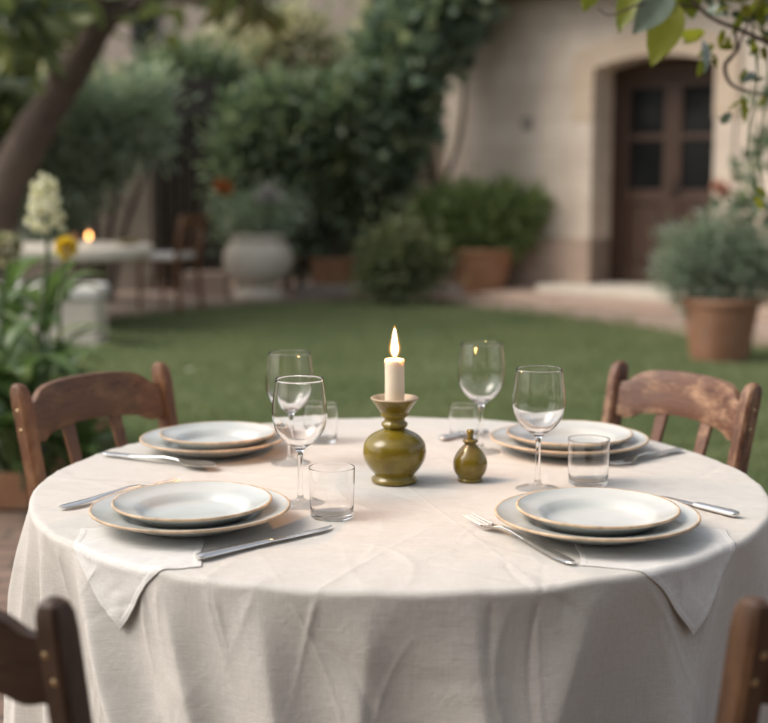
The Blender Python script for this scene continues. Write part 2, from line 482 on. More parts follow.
M['lf_lav'] = leaf_mat('grey_green_leaves', [(0.154, 0.207, 0.147), (0.267, 0.326, 0.25), (0.38, 0.436, 0.343)], trans=0.4)
M['lf_pot'] = leaf_mat('bright_shrub_leaves', [(0.113, 0.174, 0.066), (0.226, 0.31, 0.121), (0.358, 0.435, 0.194)], trans=0.4)
M['lf_bush'] = leaf_mat('olive_shrub_leaves', [(0.09, 0.122, 0.06), (0.179, 0.21, 0.103), (0.267, 0.281, 0.151)], trans=0.4)
M['lf_tree'] = leaf_mat('overhead_leaves', [(0.088, 0.123, 0.051), (0.158, 0.193, 0.085), (0.298, 0.316, 0.085)], 0.4, trans=0.45)
M['lf_gold'] = leaf_mat('golden_leaves', [(0.12, 0.13, 0.04), (0.17, 0.16, 0.05), (0.34, 0.23, 0.07)], 0.45, 0.5)
M['lf_front'] = leaf_mat('branch_leaves', [(0.17, 0.204, 0.03), (0.255, 0.272, 0.035), (0.323, 0.306, 0.05)], 0.4, 0.55)
M['lf_bluish'] = leaf_mat('blue_green_leaf', [(0.132, 0.176, 0.13), (0.187, 0.231, 0.18)], 0.3, 0.2)
M['lf_bed'] = leaf_mat('bed_plant_leaves', [(0.072, 0.13, 0.046), (0.13, 0.202, 0.073), (0.202, 0.274, 0.145), (0.288, 0.346, 0.158)], 0.35, trans=0.4)
M['grass'] = leaf_mat('grass_blades', [(0.165, 0.219, 0.117), (0.234, 0.286, 0.157), (0.309, 0.339, 0.194)], 0.6, trans=0.4)
M['petal_white'] = leaf_mat('cream_petals', [(0.80, 0.78, 0.60), (0.88, 0.86, 0.74)], 0.6, 0.3)
M['petal_yellow'] = leaf_mat('yellow_petals', [(0.935, 0.69, 0.06), (1.012, 0.828, 0.12)], 0.6, 0.3)
M['petal_orange'] = leaf_mat('orange_petals', [(0.55, 0.17, 0.05), (0.6, 0.25, 0.09)], 0.6, 0.3)
M['petal_lilac'] = leaf_mat('lilac_white_petals', [(0.55, 0.52, 0.55), (0.62, 0.6, 0.6)], 0.6, 0.3)
M['petal_pink'] = leaf_mat('pink_petals', [(0.6, 0.30, 0.22), (0.65, 0.36, 0.27)], 0.6, 0.3)

# ------------------------------------------------------------------ leaves
def unit(a): return a / np.maximum(np.linalg.norm(a, axis=-1, keepdims=True), 1e-9)
def leaf_arrays(C, D, L, Wd, rough=False, seed=1):
    """C centres, D growth directions, L lengths, Wd widths -> kite (or curved 6-vert) leaves"""
    r = np.random.default_rng(seed)
    n = len(C)
    D = unit(D)
    S = unit(np.cross(D, r.normal(size=(n, 3))))
    U = np.cross(S, D)
    L = np.broadcast_to(L, (n,))[:, None]; Wd = np.broadcast_to(Wd, (n,))[:, None]
    if not rough:
        V = np.stack([C, C + D * L * 0.45 + S * Wd / 2 + U * Wd * 0.2, C + D * L - U * L * 0.15, C + D * L * 0.45 - S * Wd / 2 + U * Wd * 0.2], 1)
        F = np.arange(n * 4).reshape(n, 4)
        return V.reshape(-1, 3), F
    ts = [0, 0.2, 0.45, 0.72, 0.9, 1.0]; ws = [0.04, 0.36, 0.5, 0.38, 0.16, 0.01]
    rows = []
    for t, q in zip(ts, ws):
        mid = C + D * L * t - U * L * (0.28 * t * t)
        rows += [mid + S * Wd * q + U * Wd * q * 0.35, mid, mid - S * Wd * q + U * Wd * q * 0.35]
    V = np.stack(rows, 1)
    k = len(rows)
    base = np.arange(n)[:, None] * k
    F = []
    for i in range(len(ts) - 1):
        F.append(base + np.array([[i * 3, i * 3 + 1, i * 3 + 4, i * 3 + 3]]))
        F.append(base + np.array([[i * 3 + 1, i * 3 + 2, i * 3 + 5, i * 3 + 4]]))
    return V.reshape(-1, 3), np.concatenate(F, 0)

def blob_points(n, blobs, clumps=60, cs=0.12, seed=1, inner=0.45, flatten_bottom=None):
    r = np.random.default_rng(seed)
    B = np.array(blobs, float)
    vol = (B[:, 3] * B[:, 4] * B[:, 5]) ** (2 / 3); pb = vol / vol.sum()
    bi = r.choice(len(B), clumps, p=pb)
    d = unit(r.normal(size=(clumps, 3)))
    rad = inner + (1 - inner) * r.random(clumps)[:, None] ** 0.6
    cc = B[bi, :3] + d * rad * B[bi, 3:6]
    ci = r.choice(clumps, n, p=(lambda q: q / q.sum())(r.random(clumps) + 0.35))
    off = r.normal(size=(n, 3)) * cs * (0.6 + 0.8 * r.random((n, 1)))
    C = cc[ci] + off
    D = unit(d[ci] * 0.8 + unit(off) * 0.7 + r.normal(size=(n, 3)) * 0.45 + np.array([0, 0, 0.15]))
    if flatten_bottom is not None:
        k = C[:, 2] > flatten_bottom
        C, D = C[k], D[k]
    return C, D
def foliage(name, mat, n, blobs, L, Wd, parent, clumps=60, cs=0.12, seed=1, rough=False, inner=0.45, floor=None):
    C, D = blob_points(n, blobs, clumps, cs, seed, inner, floor)
    r = np.random.default_rng(seed + 99)
    Ls = L * (0.65 + 0.7 * r.random(len(C)))
    V, F = leaf_arrays(C, D, Ls, Ls * Wd / L, rough, seed)
    return npmesh(name, V, F, mat, parent)

# ================================================================== GROUND
def sheet(name, pts, z, mat, thick=0.0, kind='structure'):
    mb = MB()
    n = len(pts)
    mb.add([(p[0], p[1], z) for p in pts], [tuple(range(n))])
    if thick:
        mb.add([(p[0], p[1], z) for p in pts] + [(p[0], p[1], z - thick) for p in pts], [((i + 1) % n, i, i + n, (i + 1) % n + n) for i in range(n)])
    o = mb.build(name, mat, smooth=False)
    o['kind'] = kind
    return o
sheet('ground', [(-150, -150), (150, -150), (150, 250), (-150, 250)], -0.06, M['soil'])
D_PATIO = gp(10, 512).y
BED_X1 = gp(62, 480).x
sheet('patio', [(-8, -6), (8, -6), (8, D_PATIO), (-8, D_PATIO)], 0.0, M['patio'], 0.06)
edge_px = [(60, 327), (100, 321), (180, 311), (255, 304), (360, 298), (420, 299), (480, 307), (560, 316), (669, 331), (705, 338), (745, 343), (800, 349)]
edge = [gp(x, y) for x, y in edge_px]
edge = [Vector((-9, edge[0].y, 0))] + edge + [Vector((9.0, 8.6, 0))]
lawn_o = sheet('lawn', [(-9, D_PATIO), (9.0, D_PATIO)] + [(p.x, p.y) for p in reversed(edge)], -0.02, M['lawn'])
sheet('terrace', [(p.x, p.y) for p in edge] + [(9, 20), (-9, 20)], 0.03, M['terrace'], 0.09)

# grass blades on the lawn
def inpoly(px, py, poly):
    ins = np.zeros(len(px), bool); j = len(poly) - 1
    for i in range(len(poly)):
        xi, yi = poly[i]; xj, yj = poly[j]
        c = ((yi > py) != (yj > py)) & (px < (xj - xi) * (py - yi) / (yj - yi + 1e-12) + xi)
        ins ^= c; j = i
    return ins
poly = [(-9, D_PATIO), (9.0, D_PATIO)] + [(p.x, p.y) for p in reversed(edge)]
n = 420000
gy = D_PATIO + (13.0 - D_PATIO) * rng.random(n); gx = (rng.random(n) - 0.5) * 2 * (0.42 * gy + 0.6)
jx = gx + 0.05 * np.sin(gy * 31 + gx * 17) + rng.normal(size=n) * 0.02; jy = gy - 0.05 * np.abs(np.sin(gx * 23 + 1.7 * np.sin(gx * 7))) - np.abs(rng.normal(size=n)) * 0.03
ins0 = inpoly(gx, gy, poly)
k = (inpoly(jx, jy, poly) | ins0) & ~((gx < BED_X1) & (gy < D_PATIO + 1.5))
edgy = ~ins0[k]; gx, gy = gx[k], gy[k]; n = len(gx)
h = 0.022 + 0.03 * rng.random(n)
patch = 0.85 + 0.3 * np.sin(gx * 9.1 + 2 * np.sin(gy * 7.7)) * np.sin(gy * 8.3 + gx * 3) + 0.35 * np.sin(gx * 2.1 + 1.3 * np.sin(gy * 1.7)) * np.sin(gy * 1.9 + gx)
h *= patch
h[edgy] = h[edgy] + 0.055
a = rng.random(n) * 6.283; wdt = 0.004 + 0.003 * rng.random(n)
le = rng.normal(size=(n, 2)) * 0.014
P0 = np.stack([gx - np.cos(a) * wdt, gy - np.sin(a) * wdt, np.full(n, -0.02)], 1)
P1 = np.stack([gx + np.cos(a) * wdt, gy + np.sin(a) * wdt, np.full(n, -0.02)], 1)
P2 = np.stack([gx + le[:, 0], gy + le[:, 1], h - 0.02], 1)
V = np.stack([P0, P1, P2], 1).reshape(-1, 3); F = np.arange(n * 3).reshape(n, 3)
gm = M['grass'].node_tree; gb = gm.nodes['Principled BSDF']
src = gb.inputs['Base Color'].links[0].from_socket
pt = ramp(gm, noise(gm, coords(gm), 1.1, 5, 0.6), [(0.35, (0.80, 0.86, 0.78)), (0.65, (1.15, 1.05, 0.95))])
gm.links.new(mixc(gm, 1.0, src, pt, 'MULTIPLY'), gb.inputs['Base Color'])
tag(npmesh('grass', V, F, M['grass']), 'short green lawn grass between the patio and the terrace', 'grass', kind='stuff')

# ================================================================== HOUSE
W0 = Vector((0.66, 14.75, 0)); WD = Vector((0.743, -0.669, 0)).normalized(); WN = Vector((-WD.y, WD.x, 0))  # WN points into the wall
if WN.y < 0: WN = -WN
def tw(px):
    q = (px - 384.0) / F_PX
    # ratio uses depth along camera axis close to y at horizon height
    q *= (CP + 0.0 * SP)
    q = (px - 384.0) / F_PX / CP
    return (q * W0.y - W0.x) / (WD.x - q * WD.y)
WROT = math.atan2(WD.y, WD.x)
house = empty('house', W0, WROT, 'pale plastered house with pink plinth and a recessed brown double door', 'house')
# local frame: x along wall to the right, y into the house, z up
t_l, t_r = tw(589), tw(707)
Hd = 2.36; z0 = 0.15; rise = 0.10; DEP = 0.40
TMAX, WH, TH = 7.5, 3.06, 0.45
def arch_z(x):
    u = (x - t_l) / (t_r - t_l) * 2 - 1
    return Hd - rise * u * u
K = 16
def wall_slab(mb, y0, y1):
    # front/back faces with an arched opening
    for y, flip in ((y0, False), (y1, True)):
        for (xa, xb, za, zb) in ((0, t_l, 0.6, WH), (t_r, TMAX, 0.6, WH)):
            q = [(xa, y, za), (xb, y, za), (xb, y, zb), (xa, y, zb)]
            mb.add(q if not flip else q[::-1], [(0, 1, 2, 3)])
        xs = [t_l + (t_r - t_l) * i / K for i in range(K + 1)]
        for i in range(K):
            q = [(xs[i], y, arch_z(xs[i])), (xs[i + 1], y, arch_z(xs[i + 1])), (xs[i + 1], y, WH), (xs[i], y, WH)]
            mb.add(q if not flip else q[::-1], [(0, 1, 2, 3)])
    xs = [t_l + (t_r - t_l) * i / K for i in range(K + 1)]
    for i in range(K):
        mb.add([(xs[i], y0, arch_z(xs[i])), (xs[i], y1, arch_z(xs[i])), (xs[i + 1], y1, arch_z(xs[i + 1])), (xs[i + 1], y0, arch_z(xs[i + 1]))], [(0, 1, 2, 3)])
    for x, f in ((t_l, 0), (t_r, 1)):
        mb.add([(x, y0, z0), (x, y1, z0), (x, y1, Hd - rise), (x, y0, Hd - rise)], [(0, 1, 2, 3) if f else (3, 2, 1, 0)])
    mb.add([(0, y0, 0), (0, y1 + 5, 0), (0, y1 + 5, WH), (0, y0, WH)], [(3, 2, 1, 0)])
    mb.add([(TMAX, y0, 0), (TMAX, y1 + 5, 0), (TMAX, y1 + 5, WH), (TMAX, y0, WH)], [(0, 1, 2, 3)])
    mb.add([(0, y1 + 5, 0), (TMAX, y1 + 5, 0), (TMAX, y1 + 5, WH), (0, y1 + 5, WH)], [(3, 2, 1, 0)])
mb = MB(); wall_slab(mb, 0.0, TH); mb.build('wall', M['plaster'], house, smooth=False)
mb = MB()
for xa, xb in ((-0.02, t_l), (t_r, TMAX)):
    mb.box(((xa + xb) / 2, TH / 2 - 0.02, 0.3), (xb - xa, TH + 0.04, 0.6))
mb.build('plinth', M['plinth'], house, smooth=True, bevel=0.012)
# surround
mb = MB(); sw = 0.24; yy0, yy1 = -0.03, 0.0
def sur_z(x): 
    u = (x - t_l) / (t_r - t_l) * 2 - 1
    return Hd - rise * min(1, u * u) 
xs = [t_l - sw] + [t_l + (t_r - t_l) * i / K for i in range(K + 1)] + [t_r + sw]
top = []
for i, x in enumerate(xs):
    u = (x - (t_l + t_r) / 2) / ((t_r - t_l) / 2 + sw)
    top.append(Hd + sw - (rise + 0.09) * u * u)
for i in range(1, len(xs) - 2):
    a_, b_ = xs[i], xs[i + 1]
    q = [(a_, yy0, sur_z(a_)), (b_, yy0, sur_z(b_)), (b_, yy0, top[i + 1]), (a_, yy0, top[i])]
    mb.add(q, [(0, 1, 2, 3)])
    mb.add([(a_, yy0, top[i]), (b_, yy0, top[i + 1]), (b_, yy1, top[i + 1]), (a_, yy1, top[i])], [(0, 1, 2, 3)])
    mb.add([(a_, yy0, sur_z(a_)), (b_, yy0, sur_z(b_)), (b_, yy1, sur_z(b_)), (a_, yy1, sur_z(a_))], [(3, 2, 1, 0)])
for xa, xb, ia, ib in ((xs[0], xs[1], 0, 1), (xs[-2], xs[-1], -2, -1)):
    mb.add([(xa, yy0, 1.75), (xb, yy0, 1.75), (xb, yy0, top[ib]), (xa, yy0, top[ia]), (xa, yy1, 1.75), (xb, yy1, 1.75), (xb, yy1, top[ib]), (xa, yy1, top[ia])],
           [(0, 1, 2, 3), (0, 4, 5, 1), (1, 5, 6, 2), (3, 2, 6, 7), (0, 3, 7, 4)])
mb.build('arch_surround', M['surround'], house, smooth=False)
for xa in (t_l - sw + 0.03, t_r + 0.003):
    mb = MB(); mb.box((xa + 0.105, -0.012, 0.95), (0.2, 0.024, 1.598)); mb.build('jamb_stone', M['plaster'], house, smooth=True, bevel=0.006)
mb = MB(); mb.box(((t_l + t_r) / 2 + 0.1, 0.05, 0.09), (t_r - t_l + 0.9, 1.0, 0.12)); mb.build('doorstep', M['stone_white'], house, bevel=0.015)
mb = MB(); mb.box(((t_l + t_r) / 2 + 0.6, -0.55, 0.055), (t_r - t_l + 2.6, 0.9, 0.06)); mb.build('terrace_step', M['plinth'], house, bevel=0.015)
mb = MB(); mb.box(((t_l + t_r) / 2, DEP + 0.4, 1.3), (t_r - t_l + .6, 0.02, 2.6)); mb.build('hallway_dark', M['pane'], house, smooth=False)
# double door set DEP back in the recess
dw = (t_r - t_l)
frame = MB()
frame.box((t_l + 0.035, DEP - 0.03, 1.25), (0.07, 0.08, 2.3)); frame.box((t_r - 0.035, DEP - 0.03, 1.25), (0.07, 0.08, 2.3))
frame.box(((t_l + t_r) / 2, DEP - 0.03, 2.28), (dw - 0.14, 0.08, 0.2))
frame.build('door_frame', M['door_wood'], house, bevel=0.005)
lw = (dw - 0.14) / 2 - 0.006
for sgn in (-1, 1):
    cxx = (t_l + t_r) / 2 + sgn * (lw / 2 + 0.003)
    mb = MB(); st = 0.095; zb, zt = z0 + 0.01, 2.18
    mb.box((cxx - lw / 2 + st / 2, DEP, (zb + zt) / 2), (st, 0.045, zt - zb)); mb.box((cxx + lw / 2 - st / 2, DEP, (zb + zt) / 2), (st, 0.045, zt - zb))
    iw = lw - 2 * st
    z_panel = 1.02
    for zc, hh in ((zb + 0.08, 0.16), (z_panel, 0.14), (1.60, 0.06), (zt - 0.05, 0.10)):
        mb.box((cxx, DEP + 0.002, zc), (iw, 0.04, hh))
    mb.box((cxx, DEP + 0.012, (zb + 0.16 + z_panel - 0.07) / 2), (iw, 0.02, z_panel - 0.07 - zb - 0.16))
    mb.box((cxx, DEP + 0.0, (zb + 0.16 + z_panel - 0.07) / 2), (iw - 0.09, 0.02, z_panel - 0.07 - zb - 0.16 - 0.09))
    leaf = mb.build('door', M['door_wood'], house, bevel=0.006)
    for za, zb2 in ((1.09, 1.57), (1.63, 2.08)):
        g = MB(); g.box((cxx, DEP + 0.012, (za + zb2) / 2), (iw, 0.008, zb2 - za)); g.build('pane', M['pane'], leaf, smooth=False)
    if sgn > 0:
        g = MB(); hx = cxx - lw / 2 + 0.045
        g.box((hx, DEP - 0.028, 1.1), (0.04, 0.01, 0.2)); g.tube([(hx, DEP - 0.03, 1.13), (hx, DEP - 0.075, 1.13), (hx + 0.10, DEP - 0.08, 1.125)], 0.011, 8)
        g.build('handle', M['dark_metal'], leaf)
# eave and roof
mb = MB()
mb.box((TMAX / 2 - 0.2, 2.4, WH + 0.04), (TMAX + 0.8, 5.9, 0.08))
mb.build('eave', M['gate_wood'], house, bevel=0.01)
mb = MB()
for i in range(48):
    x = -0.55 + i * 0.17
    mb.tube([(x, -0.62, WH + 0.12), (x, 2.6, WH + 1.15)], 0.085, 8, flat=0.7)
mb.add([(-.6, -.55, WH + 0.085), (TMAX + .2, -.55, WH + 0.085), (TMAX + .2, 2.7, WH + 1.15), (-.6, 2.7, WH + 1.15), (TMAX + .2, 5.6, WH + .085), (-.6, 5.6, WH + .085)], [(0, 1, 2, 3), (3, 2, 4, 5)])
mb.build('roof', M['roof_tile'], house)
# small round vent on the wall
p = tw(524)
zz = at(524, 123, (W0 + WD * p).y).z
mb = MB(); mb.lathe([(0.001, -0.02), (0.035, -0.02), (0.05, -0.012), (0.075, -0.02), (0.075, 0.0)], 24)
o = mb.build('wall_vent', M['stone_grey'], house); o.location = (p, 0, zz); o.rotation_euler = (math.radians(-90), 0, 0)
o.scale = (1, 1, -1) if False else (1, 1, 1)

# ================================================================== GARDEN WALL, GATE, FAR HOUSE
gw = empty('garden_wall', (-2.9, 14.2, 0), 0.0, 'weathered grey brown garden wall behind the stone table', 'wall')
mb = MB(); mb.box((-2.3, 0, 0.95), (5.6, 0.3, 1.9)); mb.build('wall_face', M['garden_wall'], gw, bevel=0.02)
mb = MB(); mb.box((-2.3, 0, 1.94), (5.7, 0.4, 0.08)); mb.build('coping', M['stone_grey'], gw, bevel=0.02)
gxa, gxb = at(157, 200, 14.3).x, at(222, 200, 14.3).x
gate = empty('garden_gate', ((gxa + gxb) / 2, 14.3, 0), 0, 'tall dark wooden gate between garden wall and hedge', 'gate')
mb = MB(); gwid = gxb - gxa
for i in range(7):
    mb.box((-gwid / 2 + (i + 0.5) * gwid / 7, 0, 1.12), (gwid / 7 - 0.012, 0.03, 2.2))
mb.build('boards', M['gate_wood'], gate, bevel=0.004)
for z in (0.35, 1.85):
    mb = MB(); mb.box((0, -0.03, z), (gwid, 0.03, 0.1)); mb.build('ledge', M['gate_wood'], gate, bevel=0.004)
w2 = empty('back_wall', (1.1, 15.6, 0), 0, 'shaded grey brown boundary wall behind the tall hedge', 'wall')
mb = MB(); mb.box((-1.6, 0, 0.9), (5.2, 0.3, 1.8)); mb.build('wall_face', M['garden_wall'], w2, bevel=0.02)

fh = empty('far_house', (-3.2, 31, 0), 0.12, 'pale peach house with a shuttered window seen above the garden trees', 'house')
mb = MB(); mb.box((0, 3, 3.8), (11, 6, 7.6)); mb.build('wall', M['far_plaster'], fh, bevel=0.03)
mb = MB(); mb.add([(-6, -.6, 7.6), (6, -.6, 7.6), (6, 3, 9.2), (-6, 3, 9.2), (6, 6.6, 7.6), (-6, 6.6, 7.6)], [(0, 1, 2, 3), (3, 2, 4, 5), (0, 3, 5), (1, 4, 2), (0, 5, 4, 1)]); mb.build('roof', M['roof_tile'], fh, smooth=False)
for (px, py) in ((147, 24), (260, 15), (415, 15)):
    q = at(px, py, 30.9)
    x = (q.x + 3.2) / math.cos(0.12)
    mb = MB()
    for s in (-1, 1): mb.box((x + s * 0.33, -0.03, q.z), (0.07, 0.06, 1.3))
    for s in (-1, 1): mb.box((x, -0.03, q.z + s * 0.62), (0.6, 0.06, 0.06))
    fr = mb.build('window', M['stone_grey'], fh, smooth=False)
    g = MB(); g.box((x, -0.01, q.z), (0.6, 0.03, 1.18)); g.build('pane', M['pane'], fr, smooth=False)

# ================================================================== TREES AND HEDGES BEHIND
def curve_pts(P, n=8):
    """Catmull-Rom through points (x,y,z,r)"""
    P = [np.array(p, float) for p in P]
    P = [2 * P[0] - P[1]] + P + [2 * P[-1] - P[-2]]
    out = []
    for i in range(1, len(P) - 2):
        for j in range(n):
            t = j / n
            out.append(0.5 * ((2 * P[i]) + (-P[i - 1] + P[i + 1]) * t + (2 * P[i - 1] - 5 * P[i] + 4 * P[i + 1] - P[i + 2]) * t * t + (-P[i - 1] + 3 * P[i] - 3 * P[i + 1] + P[i + 2]) * t ** 3))
    out.append(P[-2])
    return out
def limb(mb, P, n=10, seg=8, wob=0.03, seed=0):
    r = np.random.default_rng(seed)
    Q = curve_pts(P, seg)
    R = [max(q[3] * (1 + r.normal() * wob), 0.001) for q in Q]
    mb.tube([q[:3] for q in Q], R, n)

hedge = empty('hedge', (at(305, 200, 13.9).x, 13.9, 0), 0, 'tall dense dark green hedge behind the urn and small pot', 'hedge')
hx = hedge.location.x
xl, xr = at(224, 150, 13.6).x - hx, at(385, 150, 13.6).x - hx
hb = []
for i in range(9):
    x = xl + 0.25 + (xr - xl - 0.5) * i / 8
    zt = [1.7, 2.0, 2.1, 2.05, 2.1, 2.0, 2.05, 2.1, 2.1][i]
    hb += [(x, 0.1, zt - 0.45, 0.36, 0.36, 0.50), (x, 0.35, 1.0, 0.34, 0.2, 0.6)]
foliage('foliage', M['lf_hedge'], 26000, hb, 0.11, 0.07, hedge, 420, 0.11, 3, inner=0.6, floor=0.1)
mb = MB()
for i in range(10):
    x = xl + 0.1 + (xr - xl - 0.2) * i / 9
    limb(mb, [(x, 0.1, -0.02, 0.05), (x + 0.05, 0.12, 0.8, 0.04), (x - 0.04, 0.1, 1.7, 0.02)], 6, 4, seed=i)
mb.build('trunk', M['bark'], hedge)

vine = empty('climbing_vine', (at(440, 200, 14.2).x, 14.25, 0), 0, 'large climber hanging over the left corner of the house', 'climber')
vx = vine.location.x
def rel(px, py, d): 
    q = at(px, py, d); return (q.x - vx, d - 14.25)[0:2] + (q.z,)
vb = []
for px, py, d, s in ((395, 45, 14.0, .22), (412, 62, 13.9, .26), (388, 82, 14.1, .20), (430, 25, 14.0, .26), (408, 98, 13.9, .20), (388, 120, 14.0, .22), (440, 45, 14.0, .16), (395, 145, 14.0, .18), (388, 180, 14.2, .14), (455, 5, 13.9, .20), (412, 5, 14.2, .2), (414, 125, 14.1, .10), (408, 160, 14.1, .06)):
    x, y, z = rel(px, py, d); vb.append((x, y, z, s, s * 0.8, s))
foliage('foliage', M['lf_vine'], 6500, vb, 0.14, 0.11, vine, 200, 0.09, 5, inner=0.4)
mb = MB(); limb(mb, [(-0.1, 0, 0, 0.06), (0.0, 0.05, 0.8, 0.05), (-0.12, 0, 1.6, 0.045), (0.1, -0.1, 2.4, 0.035), (0.3, -0.15, 3.0, 0.02)]); limb(mb, [(-0.05, 0, 0.9, 0.03), (0.2, 0, 1.6, 0.025), (0.25, -0.1, 2.3, 0.02)], seed=3)
mb.build('trunk', M['bark'], vine)

def back_tree(px, d, hgt, crown, mat, n, label, seed, L=0.14, trunk_r=0.12):
    base = at(px, 172, d); t = empty('tree', (base.x, d, 0), 0, label, 'tree')
    bl = []
    for cpx, cpy, dd, s in crown:
        q = at(cpx, cpy, d + dd); bl.append((q.x - base.x, dd, q.z, s, s * 0.9, s * 0.8))
    foliage('crown', mat, n, bl, L, L * 0.55, t, int(n / 40), 0.13, seed, inner=0.3)
    mb = MB(); zc = min(b[2] for b in bl)
    limb(mb, [(0, 0, -0.05, trunk_r), (0.1, 0, zc * 0.5, trunk_r * 0.8), (-0.05, 0, zc, trunk_r * 0.6), (bl[0][0] * 0.6, bl[0][1] * 0.5, bl[0][2], trunk_r * 0.3)], seed=seed)
    for b in bl[1:4]:
        limb(mb, [(0.0, 0, zc * 0.8, trunk_r * 0.5), (b[0] * 0.5, b[1] * 0.5, (zc * 0.8 + b[2]) / 2, trunk_r * 0.3), (b[0], b[1], b[2], 0.02)], seed=seed + 1)
    mb.build('trunk', M['bark'], t)
    return t
back_tree(110, 16.5, 4, [(75, 108, 0, .36), (120, 104, 0, .30), (165, 96, -.3, .28), (205, 88, 0, .34)], M['lf_yellow'], 4500, 'yellow green tree above the dark gate', 21)
back_tree(255, 17.5, 4, [(235, 78, 0, .40), (275, 72, 0, .46), (290, 40, 0, .34), (222, 48, 0.4, .24), (320, 70, 0, .40)], M['lf_yellow'], 5000, 'yellow green tree rising behind the hedge top', 22)
back_tree(345, 18.5, 4, [(350, 70, 0, .42), (375, 50, 0, .4), (390, 60, 0, .5), (390, 20, 0.3, .3), (420, 30, 0, .4)], M['lf_yellow'], 4000, 'pale green tree between the far house and the climber', 23)
back_tree(20, 18.0, 5, [(20, 100, 0, .5), (-40, 80, 0, .5), (-10, 130, 0, .6), (60, 130, 0, .45), (0, 50, 0, .4)], M['lf_bush'], 13000, 'dull green tree beyond the garden wall at the far left', 24)
back_tree(205, 15.2, 3, [(190, 78, 0, .26), (212, 84, 0, .26), (168, 82, 0, .22)], M['lf_hedge'], 3500, 'dark leafy tree arching over the wooden gate', 25, 0.11, 0.05)

sil = empty('silver_shrub', (at(95, 200, 12.9).x, 12.9, 0), 0, 'large silvery green shrub spilling over the garden wall', 'shrub')
sb = []
for px, py, s in ((75, 120, .42), (115, 110, .40), (140, 130, .28), (85, 150, .36), (55, 165, .40), (45, 205, .36), (140, 95, .22), (20, 190, .4), (20, 225, .3)):
    q = at(px, py, 12.9); sb.append((q.x - sil.location.x, 0, q.z, s, s * 0.8, s))
foliage('foliage', M['lf_silver'], 16000, sb, 0.10, 0.035, sil, 260, 0.10, 31, inner=0.4)
mb = MB()
for i in range(5): limb(mb, [(-0.1 + i * 0.05, 0, -0.02, 0.04), (-0.3 + i * 0.15, 0, 0.8, 0.03), (-0.5 + i * 0.3, 0, 1.7, 0.015)], 6, 5, seed=i)
mb.build('trunk', M['bark'], sil)

# ------------------------------------------------------------------ the near tree on the left: trunk, limb, leaves
TD = 11.6; KT = TD / 7.6
tb = at(4, 172, TD)
tree = empty('leaning_tree', (tb.x - 0.15, TD, 0), 0, 'leaning dark trunked tree rising behind the stone table', 'tree')
def tr(px, py, d=TD, r=0.1):
    q = at(px, py, d); return (q.x - tree.location.x, d - TD, q.z, r)
RT = KT * 0.72
def tt(px, py, dd, r): return tr(px, py, TD + dd * KT, r * RT)
mb = MB()
limb(mb, [(-0.1, 0, -0.1, 0.34), (-0.05, 0, 0.5, 0.26), tt(2, 195, 0, 0.17), tt(34, 132, 0, 0.15), tt(74, 68, 0, 0.132), tt(106, 10, 0, 0.12), tt(140, -60, 0, 0.11), tt(150, -150, 0, 0.10)], 18, 8, 0.05, 5)
limb(mb, [tt(0, 180, 0, 0.13), tt(-30, 110, .2, 0.11), tt(-60, 40, .3, 0.09), tt(-80, -60, .3, 0.07)], 12, 8, 0.04, 6)
limb(mb, [tt(104, 24, 0, 0.09), tt(128, 9, -.1, 0.05), tt(160, 0, -.2, 0.034), tt(215, -2, -.4, 0.027), tt(262, -6, -.5, 0.02), tt(300, -30, -.6, 0.014)], 10, 8, 0.04, 7)
limb(mb, [tt(60, 95, 0, 0.04), tt(42, 40, -.3, 0.025), tt(20, 0, -.6, 0.018), tt(-10, -30, -.8, 0.012)], 8, 6, 0.04, 8)
mb.build('trunk', M['bark'], tree)
lb = []
for px, py, d, s in ((-20, 25, .3, .20), (-45, 75, .4, .16), (15, 20, .5, .17), (50, 0, .4, .16), (-25, 120, .4, .16), (5, 75, .6, .12), (-50, 10, -.2, .16), (75, -35, 0, .13), (25, -38, -.4, .15), (170, -50, -.2, .12), (-30, 150, .6, .12), (240, -45, -.4, .1), (20, 110, .7, .1), (12, 8, -.9, .12), (-5, 45, -.7, .10), (50, -8, -.6, .07), (165, -4, -.3, .06), (190, 1, -.4, .05), (-10, 95, .3, .1), (95, -14, -.5, .06)):
    q = at(px, py, TD + d * KT); lb.append((q.x - tree.location.x, d * KT, q.z, s * KT, s * KT, s * 0.8 * KT))
foliage('crown', M['lf_tree'], 1500, lb, 0.23, 0.085, tree, 130, 0.14, 41, rough=True, inner=0.2)
# whorls of big leaves that hang into view
def whorl(mb_list, c, n, L, wd, seed, down=0.6):
    r = np.random.default_rng(seed)
    a = np.arange(n) * 2.4 + r.random() * 6
    D = np.stack([np.cos(a), np.sin(a) * 0.7, -down + 0.5 * r.random(n)], 1)
    C = np.repeat(np.array(c)[None], n, 0) + r.normal(size=(n, 3)) * 0.008
    V, F = leaf_arrays(C, D, L * (0.75 + 0.5 * r.random(n)), wd, True, seed)
    mb_list.append((V, F))
def merge(lst):
    Vs, Fs, k = [], [], 0
    for V, F in lst: Vs.append(V); Fs.append(F + k); k += len(V)
    return np.concatenate(Vs), np.concatenate(Fs)
q = []
for i, (px, py, d) in enumerate(((248, -2, -.5), (262, 2, -.5), (228, -4, -.45))):
    whorl(q, tr(px, py, TD + d * KT)[:3], 7, 0.36, 0.09, 50 + i, 1.1)
npmesh('golden_leaves', *merge(q), M['lf_gold'], tree, True)
q = []
for i, (px, py, d) in enumerate(((26, 8, -.9), (10, 0, -.9), (-10, 38, -.8), (46, -14, -.9), (-8, 75, -.6))):
    whorl(q, tr(px, py, TD + d * KT)[:3], 7, 0.34, 0.105, 60 + i, 0.75)
npmesh('large_leaves', *merge(q), M['lf_bluish'], tree, True)

